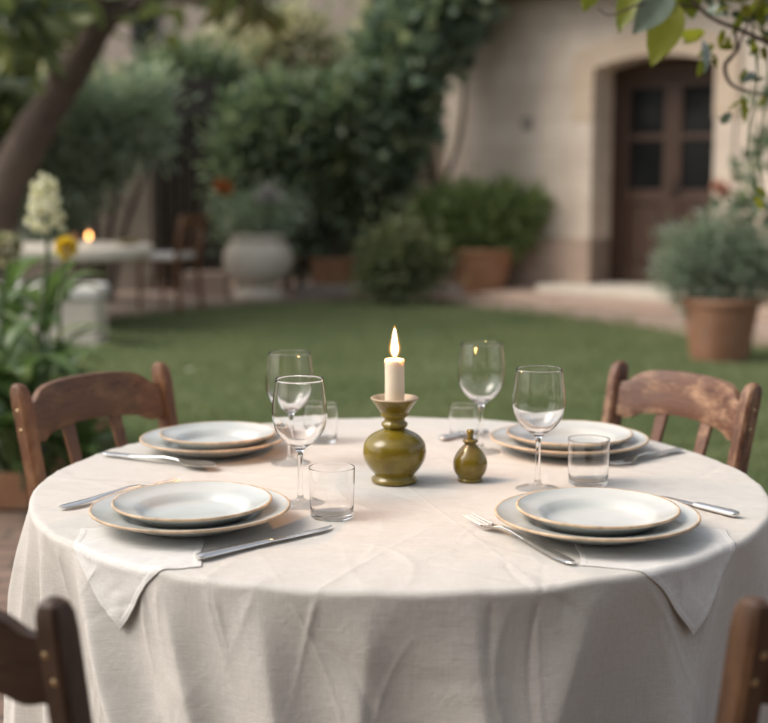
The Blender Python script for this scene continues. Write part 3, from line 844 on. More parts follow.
# ------------------------------------------------------------------ tree at the right whose branch hangs into view
BD = 3.3
bt = empty('overhanging_tree', (2.4, 3.9, 0), 0, 'tree reaching over from the right with bright leaves near the door', 'tree')
def br(px, py, d=BD, r=0.01):
    q_ = at(px, py, d); return (q_.x - 2.4, d - 3.9, q_.z, r)
mb = MB()
limb(mb, [(0, 0, -0.05, 0.11), (0.02, 0, 0.8, 0.09), (-0.05, 0, 1.5, 0.08), (-0.1, -0.1, 2.2, 0.06), (-0.2, -0.2, 2.8, 0.04)], 12, 8)
limb(mb, [(-0.02, 0, 1.2, 0.05), (-0.4, -0.2, 1.45, 0.02), br(830, 62, BD + .1, 0.010), br(775, 45, BD, 0.0068), br(740, 30, BD, 0.0055), br(712, 18, BD, 0.005), br(690, -2, BD, 0.0045), br(670, -25, BD, 0.004)], 8, 6, seed=2)
limb(mb, [br(735, 28, BD, 0.004), br(736, 50, BD, 0.0045), br(725, 66, BD, 0.0055), br(731, 84, BD, 0.004), br(750, 92, BD + .05, 0.003), br(772, 97, BD + .05, 0.003)], 7, 6, seed=3)
limb(mb, [br(700, 8, BD, 0.003), br(650, 2, BD - .1, 0.003), br(612, 15, BD - .15, 0.002), br(598, 9, BD - .15, 0.0015)], 6, 6, seed=4)
limb(mb, [br(737, 52, BD, 0.003), br(745, 30, BD, 0.003), br(757, 8, BD, 0.003), br(770, -10, BD, 0.003)], 6, 6, seed=5)
limb(mb, [(-0.1, -0.1, 2.2, 0.04), (-0.8, -0.4, 2.6, 0.02), br(690, -60, BD, 0.01), br(600, -30, BD - .1, 0.005)], 7, 6, seed=9)
mb.build('trunk', M['bark'], bt)
def big_leaf(base, tip, wd, curl=0.12, side=(0.2, -0.5, 1)):
    b_, t_ = np.array(base[:3]), np.array(tip[:3])
    D = t_ - b_; L = np.linalg.norm(D); D /= L
    S = np.cross(D, np.array(side, float)); S /= np.linalg.norm(S); U = np.cross(S, D)
    G = []
    ts = np.linspace(0, 1, 13)
    for t in ts:
        hw = wd / 2 * (math.sin(math.pi * min(1, t * 1.02) ** 0.85) ** 0.8 if 0 < t < 0.98 else 0.02)
        hw *= 1 + 0.05 * math.sin(t * 37)
        mid = b_ + D * L * t + U * (-curl * L * t * t)
        G.append([mid + S * hw * s + U * (abs(s) * hw * 0.3 + 0.002 * math.sin(t * 20 + s * 3)) for s in (-1, -.5, 0, .5, 1)])
    mb = MB(); mb.grid(G)
    return mb
q1 = MB(); q2 = MB()
def put(dst, base, tip, wd, side=(0.2, -0.9, 0.4), curl=0.1):
    m_ = big_leaf(base, tip, wd, curl, side); dst.add(m_.v, m_.f)
put(q2, br(672, -14, BD - .1), br(634, 33, BD - .12), 0.075, (0.35, -0.9, 0.5))      # pale blue-green leaf
put(q1, br(676, 2, BD - .05), br(652, 64, BD - .1), 0.083, (-0.1, -1, 0.2))
put(q1, br(600, -32, BD - .1), br(584, 12, BD - .1), 0.055, (0.1, -1, 0.3))
put(q1, br(640, -20, BD + .05), br(618, 30, BD), 0.06, (-0.3, -1, 0.3))
put(q1, br(686, -20, BD), br(694, 19, BD), 0.06, (0.1, -1, 0.3))
put(q1, br(668, -22, BD), br(684, 14, BD), 0.05, (0.3, -1, 0.1))
put(q1, br(741, 10, BD), br(733, 36, BD), 0.035, (0.9, -.6, 0.3))
put(q1, br(706, 57, BD), br(698, 77, BD), 0.024)
put(q1, br(712, 53, BD), br(718, 68, BD), 0.02, (.6, -.6, .2))
put(q1, br(700, 60, BD), br(718, 60, BD), 0.016, (.2, -.3, 1))
put(q1, br(742, 96, BD), br(747, 124, BD), 0.024, (.5, -.8, .2))
put(q1, br(745, 100, BD), br(728, 108, BD), 0.018, (.3, -.3, 1))
put(q2, br(704, -8, BD), br(712, 6, BD), 0.03)
for i in range(60):
    px = random.uniform(690, 800); py = random.uniform(-30, 48); a = random.uniform(0, 6.28); L = random.uniform(12, 26)
    put(q1 if i % 3 else q2, br(px, py, BD + random.uniform(-.1, .15)), br(px + L * math.cos(a), py + L * abs(math.sin(a)), BD + random.uniform(-.1, .15)), random.uniform(0.018, 0.035), (random.uniform(-.6, .6), -1, random.uniform(-.4, .6)))
for i in range(34):
    px = random.uniform(728, 800); py = random.uniform(30, 205); a = random.uniform(0, 6.28); L = random.uniform(9, 17)
    if px < 742 and py > 130: continue
    put(q1 if i % 2 else q2, br(px, py, BD + random.uniform(-.05, .1)), br(px + L * math.cos(a), py + L * abs(math.sin(a)), BD + random.uniform(-.05, .1)), random.uniform(0.014, 0.024), (random.uniform(-.6, .6), -1, random.uniform(-.4, .6)))
limb_ = MB()
for i in range(5):
    px = 752 + i * 11
    limb(limb_, [br(px, 20 + i * 6, BD, .003), br(px + 5, 80, BD + .02, .0025), br(px - 4, 140 + 9 * i, BD + .04, .002), br(px + 2, 190 + 4 * i, BD + .03, .0012)], 5, 5, seed=i + 40)
limb_.build('hanging_twigs', M['stem'], bt)
q1.build('leaves', M['lf_front'], bt); q2.build('pale_leaves', M['lf_bluish'], bt)
foliage('crown', M['lf_front'], 3000, [(-0.2, -0.1, 2.9, .7, .7, .5), (-0.9, -.4, 2.75, .5, .5, .25), (0.5, 0.2, 2.8, .7, .7, .6), (-1.4, -.5, 2.65, .3, .3, .15)], 0.08, 0.045, bt, 120, 0.1, 43, rough=True, inner=0.2)

# ================================================================== POTS, URN AND THEIR PLANTS
def pot(name, px, py, rt, rb, hgt, mat, label, rim=0.045, d=None, z=0.03):
    g = gp(px, py, z) if d is None else Vector((at(px, py, d).x, d, 0.03))
    mb = MB()
    prof = [(0.001, 0), (rb, 0), (rb + 0.004, 0.01)]
    for i in range(1, 8):
        t = i / 8; prof.append((rb + (rt * 0.93 - rb) * t ** 0.8, 0.01 + (hgt - rim - 0.02) * t))
    prof += [(rt * 0.93, hgt - rim), (rt * 0.99, hgt - rim + 0.003), (rt, hgt - rim + 0.012), (rt, hgt - 0.01), (rt - 0.008, hgt), (rt - 0.028, hgt), (rt - 0.035, hgt - 0.012), (rt * 0.87, hgt - 0.06), (0.001, hgt - 0.06)]
    mb.lathe(prof, 56)
    e = empty(name, g, 0, label, 'plant pot')
    mb.build('pot_body', mat, e)
    mb = MB(); mb.lathe([(0.001, hgt - 0.045), (rt * 0.88, hgt - 0.05)], 30); mb.build('potting_soil', M['soil'], e)
    return e, g
def ppm(d): return F_PX / (d * 1.0)
# right large pot
p1 = gp(719, 366, 0.03); s1 = 1 / ppm(p1.y)
pot('terracotta_pot', 719, 360, 43 * s1, 29 * s1, 0.43, M['terra'], 'wide terracotta pot holding the grey green bush, on the lawn edge by the door', z=-0.015)
P1 = gp(719, 360, -0.015)
pl = empty('grey_green_bush', (P1.x, P1.y, -0.015 + 0.37), 0, 'grey green bush growing in the terracotta pot nearest the right side', 'potted plant')
bl = []
for px, py, s in ((690, 268, .17), (720, 262, .2), (750, 268, .19), (705, 245, .15), (735, 240, .17), (762, 250, .16), (672, 250, .11), (700, 285, .14), (740, 288, .16), (715, 225, .09), (668, 270, .09), (765, 280, .12)):
    q = at(px, py, P1.y - 0.02); bl.append((q.x - P1.x, 0, q.z - 0.355, s, s, s * 0.9))
foliage('foliage', M['lf_lav'], 9000, bl, 0.06, 0.012, pl, 240, 0.05, 61, inner=0.2)
mb = MB()
for i in range(14):
    a = i * 2.4; limb(mb, [(0.03 * math.cos(a), 0.03 * math.sin(a), -0.02, 0.008), (0.12 * math.cos(a), 0.12 * math.sin(a), 0.12, 0.006), (0.24 * math.cos(a), 0.2 * math.sin(a), 0.28, 0.003)], 5, 4, seed=i)
mb.build('stems', M['stem'], pl)
# large pot by the corner
P2 = gp(481, 293, 0.03)
pot('terracotta_pot', 481, 293, 34 / ppm(P2.y), 22 / ppm(P2.y), 0.46, M['terra2'], 'orange terracotta pot with a leafy shrub against the house corner')
pl = empty('leafy_shrub', (P2.x, P2.y, 0.44), 0, 'bright green leafy shrub in the orange pot by the house corner', 'potted plant')
bl = []
for px, py, s in ((440, 222, .17), (465, 215, .2), (495, 218, .2), (520, 215, .15), (430, 212, .12), (480, 235, .2), (505, 195, .08), (455, 238, .15), (512, 235, .14), (532, 205, .07), (450, 200, .12), (478, 200, .12)):
    q = at(px, py, P2.y); bl.append((q.x - P2.x, 0, q.z - 0.44, s, s, s * 0.9))
foliage('foliage', M['lf_pot'], 10000, bl, 0.075, 0.035, pl, 200, 0.07, 62, inner=0.2)
mb = MB()
for i in range(10):
    a = i * 2.4; limb(mb, [(0.03 * math.cos(a), 0.03 * math.sin(a), -0.02, 0.01), (0.15 * math.cos(a), 0.12 * math.sin(a), 0.2, 0.008), (0.3 * math.cos(a), 0.2 * math.sin(a), 0.42, 0.004)], 5, 4, seed=i)
mb.build('stems', M['stem'], pl)
# small pot with standard tree
P3 = gp(334, 292, 0.03)
pot('terracotta_pot', 334, 292, 25 / ppm(P3.y), 16 / ppm(P3.y), 0.36, M['terra2'], 'small terracotta pot with a slim stemmed tree in front of the hedge')
pl = empty('standard_tree', (P3.x, P3.y, 0.3), 0, 'slim stemmed standard tree in the small pot before the hedge', 'potted tree')
mb = MB(); limb(mb, [(0, 0, 0, 0.04), (0.02, 0, 0.3, 0.033), (-0.01, 0, 0.62, 0.03), (0.01, 0, 1.0, 0.022), (0, 0, 1.3, 0.01)]); mb.build('trunk', M['bark'], pl)
foliage('crown', M['lf_bush'], 5000, [(0, 0, 0.92, .3, .3, .25), (0.1, 0, 1.15, .28, .28, .25), (-0.15, 0, 1.1, .25, .25, .22)], 0.09, 0.05, pl, 90, 0.08, 63)
# urn
P4 = gp(259, 297, 0.03); k4 = 1 / ppm(P4.y)
urn = empty('stone_urn', P4, 0, 'large round white stone urn on a footed base', 'urn')
mb = MB()
mb.lathe([(0.001, 0), (25 * k4, 0), (26 * k4, 3 * k4), (24 * k4, 7 * k4), (17 * k4, 10 * k4), (15 * k4, 13 * k4), (20 * k4, 15 * k4), (27 * k4, 19 * k4), (32 * k4, 26 * k4), (34.5 * k4, 35 * k4), (34 * k4, 44 * k4), (31 * k4, 51 * k4), (27 * k4, 55 * k4), (25 * k4, 57 * k4), (28 * k4, 59 * k4), (29 * k4, 61 * k4), (27 * k4, 62.5 * k4), (24 * k4, 61 * k4), (23 * k4, 55 * k4), (0.001, 55 * k4)], 64)
mb.build('urn_body', M['stone_white'], urn)
pl = empty('urn_plant', (P4.x, P4.y, 0.03 + 56 * k4), 0, 'airy grey green plant with orange and white blooms in the white urn', 'potted plant')
bl = []
for px, py, s in ((240, 225, .14), (262, 220, .17), (282, 225, .13), (225, 215, .1), (292, 212, .09), (255, 205, .13), (275, 205, .1), (235, 205, .09)):
    q = at(px, py, P4.y); bl.append((q.x - P4.x, 0, q.z - P4.z - 56 * k4, s, s, s * 0.8))
foliage('foliage', M['lf_silver'], 1500, bl, 0.065, 0.018, pl, 90, 0.085, 64, inner=0.2)
mb = MB()
for i in range(9):
    a = i * 2.4; limb(mb, [(0, 0, 0, 0.008), (0.1 * math.cos(a), 0.1 * math.sin(a), 0.15, 0.006), (0.22 * math.cos(a), 0.15 * math.sin(a), 0.36, 0.003)], 5, 4, seed=i)
mb.build('stems', M['stem'], pl)
def bloom(name, c, r_, mat, parent, seed, n=60):
    V, F = leaf_arrays(*(lambda C, D: (C, D))(np.repeat(np.array(c, float)[None], n, 0), unit(np.random.default_rng(seed + 1000).normal(size=(n, 3)))), r_, r_ * 0.5, False, seed)
    return npmesh(name, V, F, mat, parent)
for i, (px, py, mt) in enumerate(((228, 188, 'petal_orange'), (222, 186, 'petal_orange'), (268, 190, 'petal_lilac'), (276, 195, 'petal_lilac'), (264, 196, 'petal_lilac'), (198, 184, 'petal_orange'))):
    if i == 5: continue
    q = at(px, py, P4.y); bloom('flower', (q.x - P4.x, -0.15, q.z - P4.z - 56 * k4), 0.085, M[mt], pl, i)
# shrub between pots
bx = at(400, 280, 13.0)
pl = empty('low_shrub', (bx.x, 13.0, 0.03), 0, 'rounded olive green shrub between the two terracotta pots by the hedge', 'shrub')
bl = []
for px, py, s in ((392, 250, .09), (408, 256, .10), (424, 266, .08), (386, 270, .09), (408, 276, .10), (426, 280, .06), (374, 281, .06), (398, 232, .05), (416, 240, .05)):
    q = at(px, py, 13.0); bl.append((q.x - bx.x, 0, q.z - 0.03, s, s, s * 0.85))
foliage('foliage', M['lf_bush'], 2600, bl, 0.09, 0.035, pl, 80, 0.10, 65, inner=0.3, floor=0.0)
mb = MB()
for i in range(8):
    a = i * 2.4; limb(mb, [(0.05 * math.cos(a), 0.05 * math.sin(a), -0.03, 0.012), (0.15 * math.cos(a), 0.12 * math.sin(a), 0.2, 0.008), (0.3 * math.cos(a), 0.2 * math.sin(a), 0.5, 0.004)], 5, 4, seed=i)
mb.build('stems', M['stem'], pl)
# low brick kerb behind the terrace (left)
mb = MB(); a_, b_ = at(186, 270, 13.5), at(226, 270, 13.5)
mb.box(((a_.x + b_.x) / 2, 13.5, 0.14), (0.45, 0.25, 0.26)); tag(mb.build('low_wall', M['plinth'], bevel=0.02), 'low pinkish brick wall beside the white urn', 'wall')
mb = MB(); mb.box((0.1, 13.75, 0.07), (2.0, 0.16, 0.10)); tag(mb.build('brick_kerb', M['stone_grey'], bevel=0.02), 'low grey kerb along the foot of the hedge', 'kerb')

# climbing rose at the right
rx = at(752, 300, 9.2)
rose = empty('climbing_rose', (rx.x, 9.2, 0.03), 0, 'thin climbing rose with a pink bloom beside the door', 'climber')
def rr(px, py, d=9.2, r=0.006):
    q = at(px, py, d); return (q.x - rx.x, d - 9.2, q.z - 0.03, r)
mb = MB()
limb(mb, [(0, 0, 0, 0.016), rr(752, 240, 9.2, .012), rr(758, 170, 9.2, .009), rr(752, 110, 9.2, .007), rr(760, 60, 9.2, .005)], 6, 6)
limb(mb, [rr(754, 250, 9.2, .008), rr(735, 215, 9.2, .006), rr(722, 196, 9.2, .004)], 6, 6)
limb(mb, [rr(757, 175, 9.2, .006), rr(770, 120, 9.2, .005), rr(745, 85, 9.2, .004)], 6, 6)
mb.build('stems', M['stem'], rose)
bl = []
for px, py, s in ((762, 145, .07), (750, 170, .07), (765, 175, .07), (745, 200, .07), (725, 208, .06), (765, 120, .05), (735, 225, .07), (760, 210, .08), (775, 150, .1), (752, 100, .04), (780, 100, .1), (775, 220, .1)):
    q = at(px, py, 9.2); bl.append((q.x - rx.x, 0, q.z - 0.03, s, s, s))
foliage('foliage', M['lf_hedge'], 210, bl, 0.08, 0.05, rose, 40, 0.035, 66, rough=True, inner=0.2)
q = at(723, 190, 9.15); bloom('flower', (q.x - rx.x, -0.05, q.z - .03), 0.06, M['petal_pink'], rose, 8, 70)
q = at(717, 186, 9.15); bloom('flower', (q.x - rx.x, -0.05, q.z - .03), 0.05, M['petal_pink'], rose, 9, 60)

# ================================================================== CHAIRS
def chair(wk, name='wooden_chair', back_screws=False):
    mat, matx = M[wk + '_z'], M[wk + '_x']
    """faces +Y, origin on the ground under the seat centre"""
    t = empty(name, (0, 0, 0))
    hw = 0.172
    def post_y(z):
        if z < 0.43: return -0.175 - 0.03 * (1 - z / 0.43) ** 1.5
        return -0.175 - 0.072 * ((z - 0.43) / 0.43) ** 1.25
    for s in (-1, 1):
        mb = MB()
        G = []
        zs = [0, 0.02, 0.1, 0.2, 0.3, 0.4, 0.46, 0.52, 0.6, 0.68, 0.74, 0.79, 0.825, 0.845, 0.857, 0.862]
        for z in zs:
            wx = 0.0145; wy = 0.0185
            if z > 0.46: wy = 0.017 + 0.003 * math.sin((z - .46) * 7)
            if z > 0.78: wy = 0.020
            if z == 0.845: wx, wy = 0.0140, 0.0185
            if z == 0.857: wx, wy = 0.0110, 0.0140
            if z == 0.862: wx, wy = 0.005, 0.007
            if z == 0: wx, wy = 0.013, 0.015
            y = post_y(z); xo = s * (hw + 0.012 * max(0, (z - 0.43) / 0.43))
            ring = []
            for j in range(16):
                a = 2 * math.pi * j / 16 + math.pi / 16; c_, s_ = math.cos(a), math.sin(a)
                k_ = (abs(c_) ** 7 + abs(s_) ** 7) ** (-1 / 7)
                ring.append((xo + wx * c_ * k_, y + wy * s_ * k_, z))
            G.append(ring)
        V = [p_ for r_ in G for p_ in r_]; n_ = 16
        Fc = [(i * n_ + j, i * n_ + (j + 1) % n_, (i + 1) * n_ + (j + 1) % n_, (i + 1) * n_ + j) for i in range(len(G) - 1) for j in range(n_)]
        Fc += [tuple(range(n_))[::-1], tuple((len(G) - 1) * n_ + j for j in range(n_))]
        mb.add(V, Fc)
        po = mb.build('post', mat, t)
        spots = [(0.808, -0.003), (0.78, 0.003)] if back_screws else [(0.812, 0), (0.775, 0)]
        for z, xk in spots:
            mb = MB(); V = []
            xo = s * (hw + 0.012 * (z - 0.43) / 0.43)
            if back_screws:
                Mx = Matrix.Rotation(math.pi / 2, 3, 'X'); c_ = Vector((xo + xk * s, post_y(z) - 0.0195, z))
            else:
                Mx = Matrix.Rotation(s * math.pi / 2, 3, 'Y'); c_ = Vector((xo + s * 0.0142, post_y(z), z))
            for r_, h_ in ((0.0005, 0.0016), (0.003, 0.0013), (0.0042, 0.0004), (0.0044, -0.002)):
                for j in range(10):
                    a = 2 * math.pi * j / 10
                    V.append(Mx @ Vector((r_ * math.cos(a), r_ * math.sin(a), h_)) + c_)
            mb.add(V, [(i * 10 + j, i * 10 + (j + 1) % 10, (i + 1) * 10 + (j + 1) % 10, (i + 1) * 10 + j) for i in range(3) for j in range(10)])
            mb.build('screw', M['brass'], po)
    # crest rail: curved in plan, arched outline
    G = []
    nx = 41; xa = hw - 0.006 + 0.01
    for i in range(nx):
        u = -1 + 2 * i / (nx - 1); x = u * xa
        au = abs(u)
        sh = 1 / (1 + math.exp((au - 0.80) * 16))
        ztop = 0.818 + 0.024 * sh + 0.013 * (1 - u * u) - 0.004 * math.exp(-((au - 0.86) / 0.05) ** 2)
        zbot = 0.748 + 0.020 * (1 - u * u) - 0.008 * math.exp(-((au - 0.80) / 0.09) ** 2)
        col = []
        yb = -0.030 * (1 - u * u)
        prof = [(-1, 0.0), (-0.6, 0.02), (0.6, 0.02), (1, 0.0)]
        zs = [zbot + 0.003, zbot, zbot, zbot + 0.003] 
        loop = []
        m_ = 6
        for j in range(m_ + 1):
            z = zbot + (ztop - zbot) * j / m_; th = 0.0105 if 0 < j < m_ else 0.0075
            loop.append((x, post_y(z) + yb - th, z))
        for j in range(m_, -1, -1):
            z = zbot + (ztop - zbot) * j / m_; th = 0.0105 if 0 < j < m_ else 0.0075
            loop.append((x, post_y(z) + yb + th, z))
        G.append(loop)
    n_ = len(G[0]); V = [p_ for r_ in G for p_ in r_]
    Fc = [(i * n_ + j, (i + 1) * n_ + j, (i + 1) * n_ + (j + 1) % n_, i * n_ + (j + 1) % n_) for i in range(nx - 1) for j in range(n_)]
    Fc += [tuple(range(n_)), tuple((nx - 1) * n_ + j for j in range(n_))[::-1]]
    mb = MB(); mb.add(V, Fc); mb.build('crest_rail', matx, t, ang=50)
    mb = MB(); z = 0.545; mb.box((0, post_y(z), z), (2 * hw - 0.01, 0.02, 0.035)); mb.build('lower_rail', matx, t, bevel=0.004)
    for x in (-0.062, 0.062):
        mb = MB(); G = []
        for i in range(9):
            z = 0.56 + (0.775 - 0.56) * i / 8; u = x / xa
            y = post_y(z) - 0.030 * (1 - u * u) * ((z - 0.56) / 0.2)
            w_ = 0.0145 - 0.002 * math.sin(math.pi * i / 8)
            G.append([(x - w_, y - 0.005, z), (x + w_, y - 0.005, z), (x + w_, y + 0.005, z), (x - w_, y + 0.005, z)])
        V = [p_ for r_ in G for p_ in r_]
        Fc = [(i * 4 + j, i * 4 + (j + 1) % 4, (i + 1) * 4 + (j + 1) % 4, (i + 1) * 4 + j) for i in range(8) for j in range(4)] + [(3, 2, 1, 0), (32, 33, 34, 35)]
        mb.add(V, Fc); mb.build('slat', mat, t, bevel=0.0015)
    # seat
    mb = MB(); o_ = []
    mb.add([(-0.175, -0.185, 0.44), (0.175, -0.185, 0.44), (0.205, 0.19, 0.44), (-0.205, 0.19, 0.44), (-0.175, -0.185, 0.465), (0.175, -0.185, 0.465), (0.205, 0.19, 0.465), (-0.205, 0.19, 0.465)],
           [(3, 2, 1, 0), (4, 5, 6, 7), (0, 1, 5, 4), (1, 2, 6, 5), (2, 3, 7, 6), (3, 0, 4, 7)])
    mb.build('seat', matx, t, bevel=0.01, seg=3)
    for s in (-1, 1):
        mb = MB(); mb.tube([(s * 0.175, 0.16, 0.44), (s * 0.178, 0.165, 0.3), (s * 0.182, 0.17, 0.0)], [0.017, 0.018, 0.013], 12); mb.build('leg', mat, t)
    for s in (-1, 1):
        mb = MB(); mb.tube([(s * 0.178, 0.165, 0.2), (s * 0.172, -0.19, 0.2)], 0.009, 8); mb.build('stretcher', mat, t)
    mb = MB(); mb.tube([(-0.178, 0.165, 0.26), (0.178, 0.165, 0.26)], 0.009, 8); mb.build('stretcher', mat, t)
    return t
TZ = 0.76
nearY, farY = gp(400, 593, TZ).y, gp(400, 416, TZ).y
TR = (farY - nearY) / 2 - 0.005; TC = Vector((0.0, (farY + nearY) / 2, 0)); TC.x = at(399.5, 480, TC.y).x
print('TABLE', TR, TC)
def place_chair(o, pL, pR):
    """pL, pR: post tops (world) left / right as seen from behind the seat looking to the table"""
    mid = (pL + pR) / 2; ax = (pR - pL); ax.z = 0; ax.normalize()
    rz = math.atan2(ax.y, ax.x)
    fw = Vector((-ax.y, ax.x, 0))
    base = mid + fw * 0.247
    o.location = (base.x, base.y, 0); o.rotation_euler = (0, 0, rz)
GRP = 'wooden chairs around the dining table'
def post_pair(px1, py1, px2, py2, z=0.86, wd=0.368):
    a_, b_ = gp(px1, py1, z), gp(px2, py2, z)
    m_ = (a_ + b_) / 2; ax = (b_ - a_).normalized()
    print('chair width', (b_ - a_).length)
    return m_ - ax * wd / 2, m_ + ax * wd / 2
protos = {}
def mk(mat, label, a_, b_, bs=False):
    c_ = chair(mat, back_screws=bs); tag(c_, label, 'chair', GRP); place_chair(c_, a_, b_); return c_
# chair looking towards the table from the far left: facing +Y local = towards table, left post seen from behind = far right ... order by geometry
L_, R_ = post_pair(160, 363, 18, 385)     # far-left chair: seen from behind the seat, left post is the one farther away
mk('aged', 'reddish brown chair at the far side of the table by the flowering plants', L_, R_)
L_, R_ = post_pair(758, 385, 617, 361)
mk('worn', 'worn chair with patchy faded crest rail, behind the fork and plates at the far right', L_, R_)
def near_pair(px, py, sgn):
    p_ = gp(px, py, 0.86); d_ = (Vector((TC.x, TC.y, 0)) - Vector((p_.x, p_.y, 0))).normalized()
    ax = Vector((d_.y, -d_.x, 0))
    return p_, ax
p_, ax = near_pair(53, 600, 1)
a_ = math.radians(-4); ax = Matrix.Rotation(a_, 3, 'Z') @ ax
mk('dark', 'dark brown chair nearest the camera at the left, its back cropped by the photo', p_ - ax * 0.368, p_, True)
p_, ax = near_pair(756, 600, 1)
ax = Matrix.Rotation(math.radians(4), 3, 'Z') @ ax
mk('warm', 'warm brown chair nearest the camera at the right, only one back post in view', p_, p_ + ax * 0.368, True)

# ================================================================== TABLE AND CLOTH
tbl = empty('round_table', (TC.x, TC.y, 0), 0, 'round wooden dining table hidden beneath the long linen tablecloth', 'table')
mb = MB(); mb.lathe([(0.001, TZ - 0.04), (TR - 0.05, TZ - 0.04), (TR - 0.035, TZ - 0.035), (TR - 0.03, TZ - 0.020), (TR - 0.04, TZ - 0.010), (0.001, TZ - 0.010)], 96)
mb.build('tabletop', M['wood'], tbl)
for i in range(4):
    a = math.pi / 4 + i * math.pi / 2
    mb = MB(); mb.tube([(0.36 * math.cos(a), 0.36 * math.sin(a), TZ - 0.035), (0.37 * math.cos(a), 0.37 * math.sin(a), 0.4), (0.38 * math.cos(a), 0.38 * math.sin(a), 0)], [0.032, 0.028, 0.02], 14); mb.build('leg', M['wood'], tbl)

DROP = 0.40; RB = 0.009; R0 = TR - 0.010
# fold ridges: (angle deg from +X, strength, width deg, drift deg per metre)
folds = []
r_ = np.random.default_rng(11)
ang = 4.0
custom = [(-172, 0.9, 3.6, 4), (-162, 0.9, 3.2, -6), (-152, 0.8, 3.6, 10), (-138, 1.1, 3.6, 55), (-122, 0.7, 3.2, 30), (-108, 0.9, 4.0, 16), (-94, 0.6, 3.4, -8), (-82, 0.85, 4.2, 8), (-66, 1.15, 4.2, -34), (-55, 0.5, 2.6, 10), (-43, 1.0, 3.8, -36), (-27, 0.9, 4.0, 8), (-14, 0.8, 3.6, -6), (-2, 0.8, 3.4, 3)]
for f_ in custom: folds.append(f_)
a_ = 8
while a_ < 192:
    folds.append((a_, 0.7 + 0.5 * r_.random(), 5.5 + 2.5 * r_.random(), r_.normal() * 8)); a_ += 13 + 8 * r_.random()
def fold_amp(th, d):
    """th in radians array, d drop length array"""
    deg = np.degrees(th)
    tot = np.zeros(np.broadcast(th, d).shape)
    for c_, s_, w_, dr in folds:
        dd = (deg - (c_ + dr * d) + 180) % 360 - 180
        ww = w_ * (0.75 + 1.0 * d)
        x = dd / ww
        x = np.where(x > 0, x * 1.35, x * 0.8)
        tot = tot + s_ * np.exp(-0.62 * np.sqrt(x * x + 0.02) ** 1.4)
    return tot
def smooth_noise(x, y, seed=0):
    r = np.random.default_rng(seed); o = 0
    for i in range(10):
        fx, fy = r.normal(size=2) * (7 + 3 * i); o = o + np.sin(x * fx + y * fy + r.random() * 6.28) / (1 + 0.5 * i)
    return o / 3
_cr = np.random.default_rng(77)
CREASES = []
for _ in range(260):
    rr_ = 0.1 + 0.85 * _cr.random() ** 0.7; aa_ = _cr.random() * 6.283
    if rr_ > TR: al = aa_ + _cr.normal() * 0.5
    else: al = aa_ + _cr.normal() * 0.7 if rr_ > 0.4 else _cr.random() * 3.14
    CREASES.append((rr_ * math.cos(aa_), rr_ * math.sin(aa_), al, 0.03 + 0.11 * _cr.random(), 0.0035 + 0.006 * _cr.random(), (0.0007 + 0.0016 * _cr.random()) * (1 if _cr.random() < .75 else -1), _cr.normal() * 2.0))
def crumple(u, v):
    o = np.zeros_like(u)
    for cu, cv, al, ln, wd_, hh, kk in CREASES:
        du, dv = u - cu, v - cv
        a_, b_ = du * math.cos(al) + dv * math.sin(al), -du * math.sin(al) + dv * math.cos(al)
        k_ = (np.abs(a_) < ln * 2.6) & (np.abs(b_) < 0.12)
        if not k_.any(): continue
        A, B = a_[k_] / ln, (b_[k_] + kk * a_[k_] ** 2) / wd_
        o[k_] += hh * np.exp(-A * A) * np.exp(-np.sqrt(B * B + 0.15) * 1.1)
    # pressed fold lines from ironing
    for c_ in (-0.30, 0.0, 0.30):
        o += 0.0006 * np.exp(-np.abs(u * 0.96 + v * 0.28 - c_) / 0.003) + 0.0006 * np.exp(-np.abs(-u * 0.28 + v * 0.96 - c_) / 0.003)
    return o
def cloth_pt(th, s, lift=0.0):
    """th angle, s arc length from the table centre (arrays) -> xyz, lifted along the surface"""
    th, s = np.broadcast_arrays(np.asarray(th, float), np.asarray(s, float))
    e = s - R0; bl_ = RB * math.pi / 2
    a = np.clip(e / RB, 0, math.pi / 2)
    d = np.maximum(e - bl_, 0)
    r = np.minimum(s, R0) + (RB + lift) * np.sin(a)
    z = TZ + lift - (RB + lift) * (1 - np.cos(a)) - d
    fa = fold_amp(th, d)
    grow = 1 - np.exp(-(d / 0.11) ** 1.3)
    fr = 1 - 0.60 * np.exp(-((np.degrees(th) % 360 - 276) / 46.0) ** 4)
    r = r + grow * fr * ((0.092 + 0.02 * np.sin(3 * th + 1)) * np.minimum(fa, 1.4) - 0.056) + 0.02 * d
    # small creases in the hanging part
    cx, cy = np.cos(th) * 0.6, np.sin(th) * 0.6
    r = r + 0.0016 * smooth_noise(th * 0.9, d * 1.3, 4) * np.clip(d / 0.04, 0, 1)
    crm = crumple(s * np.cos(th), s * np.sin(th))
    wr_ = np.clip(d / 0.02, 0, 1)
    r = r + crm * 1.9 * wr_
    hem = np.clip((e - (DROP + bl_ - 0.016)) / 0.002, 0, 1) * 0.0012
    r = r + hem
    x, y = r * np.cos(th), r * np.sin(th)
    ts = 0.0008 * smooth_noise(x * 1.0, y * 0.6, 9) + 0.0016 * np.abs(smooth_noise(x * 0.5 + y * .3, y * 1.2, 12)) * np.clip((s - 0.3) / 0.2, 0, 1)
    ts = ts - 0.0030 * (1.0 - np.minimum(fold_amp(th, 0.0 * d), 1.2)) * np.clip((s - 0.46) / (R0 - 0.46), 0, 1) ** 1.6
    z = z + np.where(e <= 0, ts, ts * np.exp(-d / 0.02)) + crm * (1 - wr_)
    return np.stack([x, y, z], -1)
nth = 1400
ss = np.concatenate([np.linspace(0.0, R0 - 0.03, 140), np.linspace(R0 - 0.027, R0 + RB * 1.57 + 0.02, 24), np.linspace(R0 + RB * 1.57 + 0.023, R0 + RB * 1.57 + DROP, 130)])
th = np.linspace(0, 2 * math.pi, nth, endpoint=False)
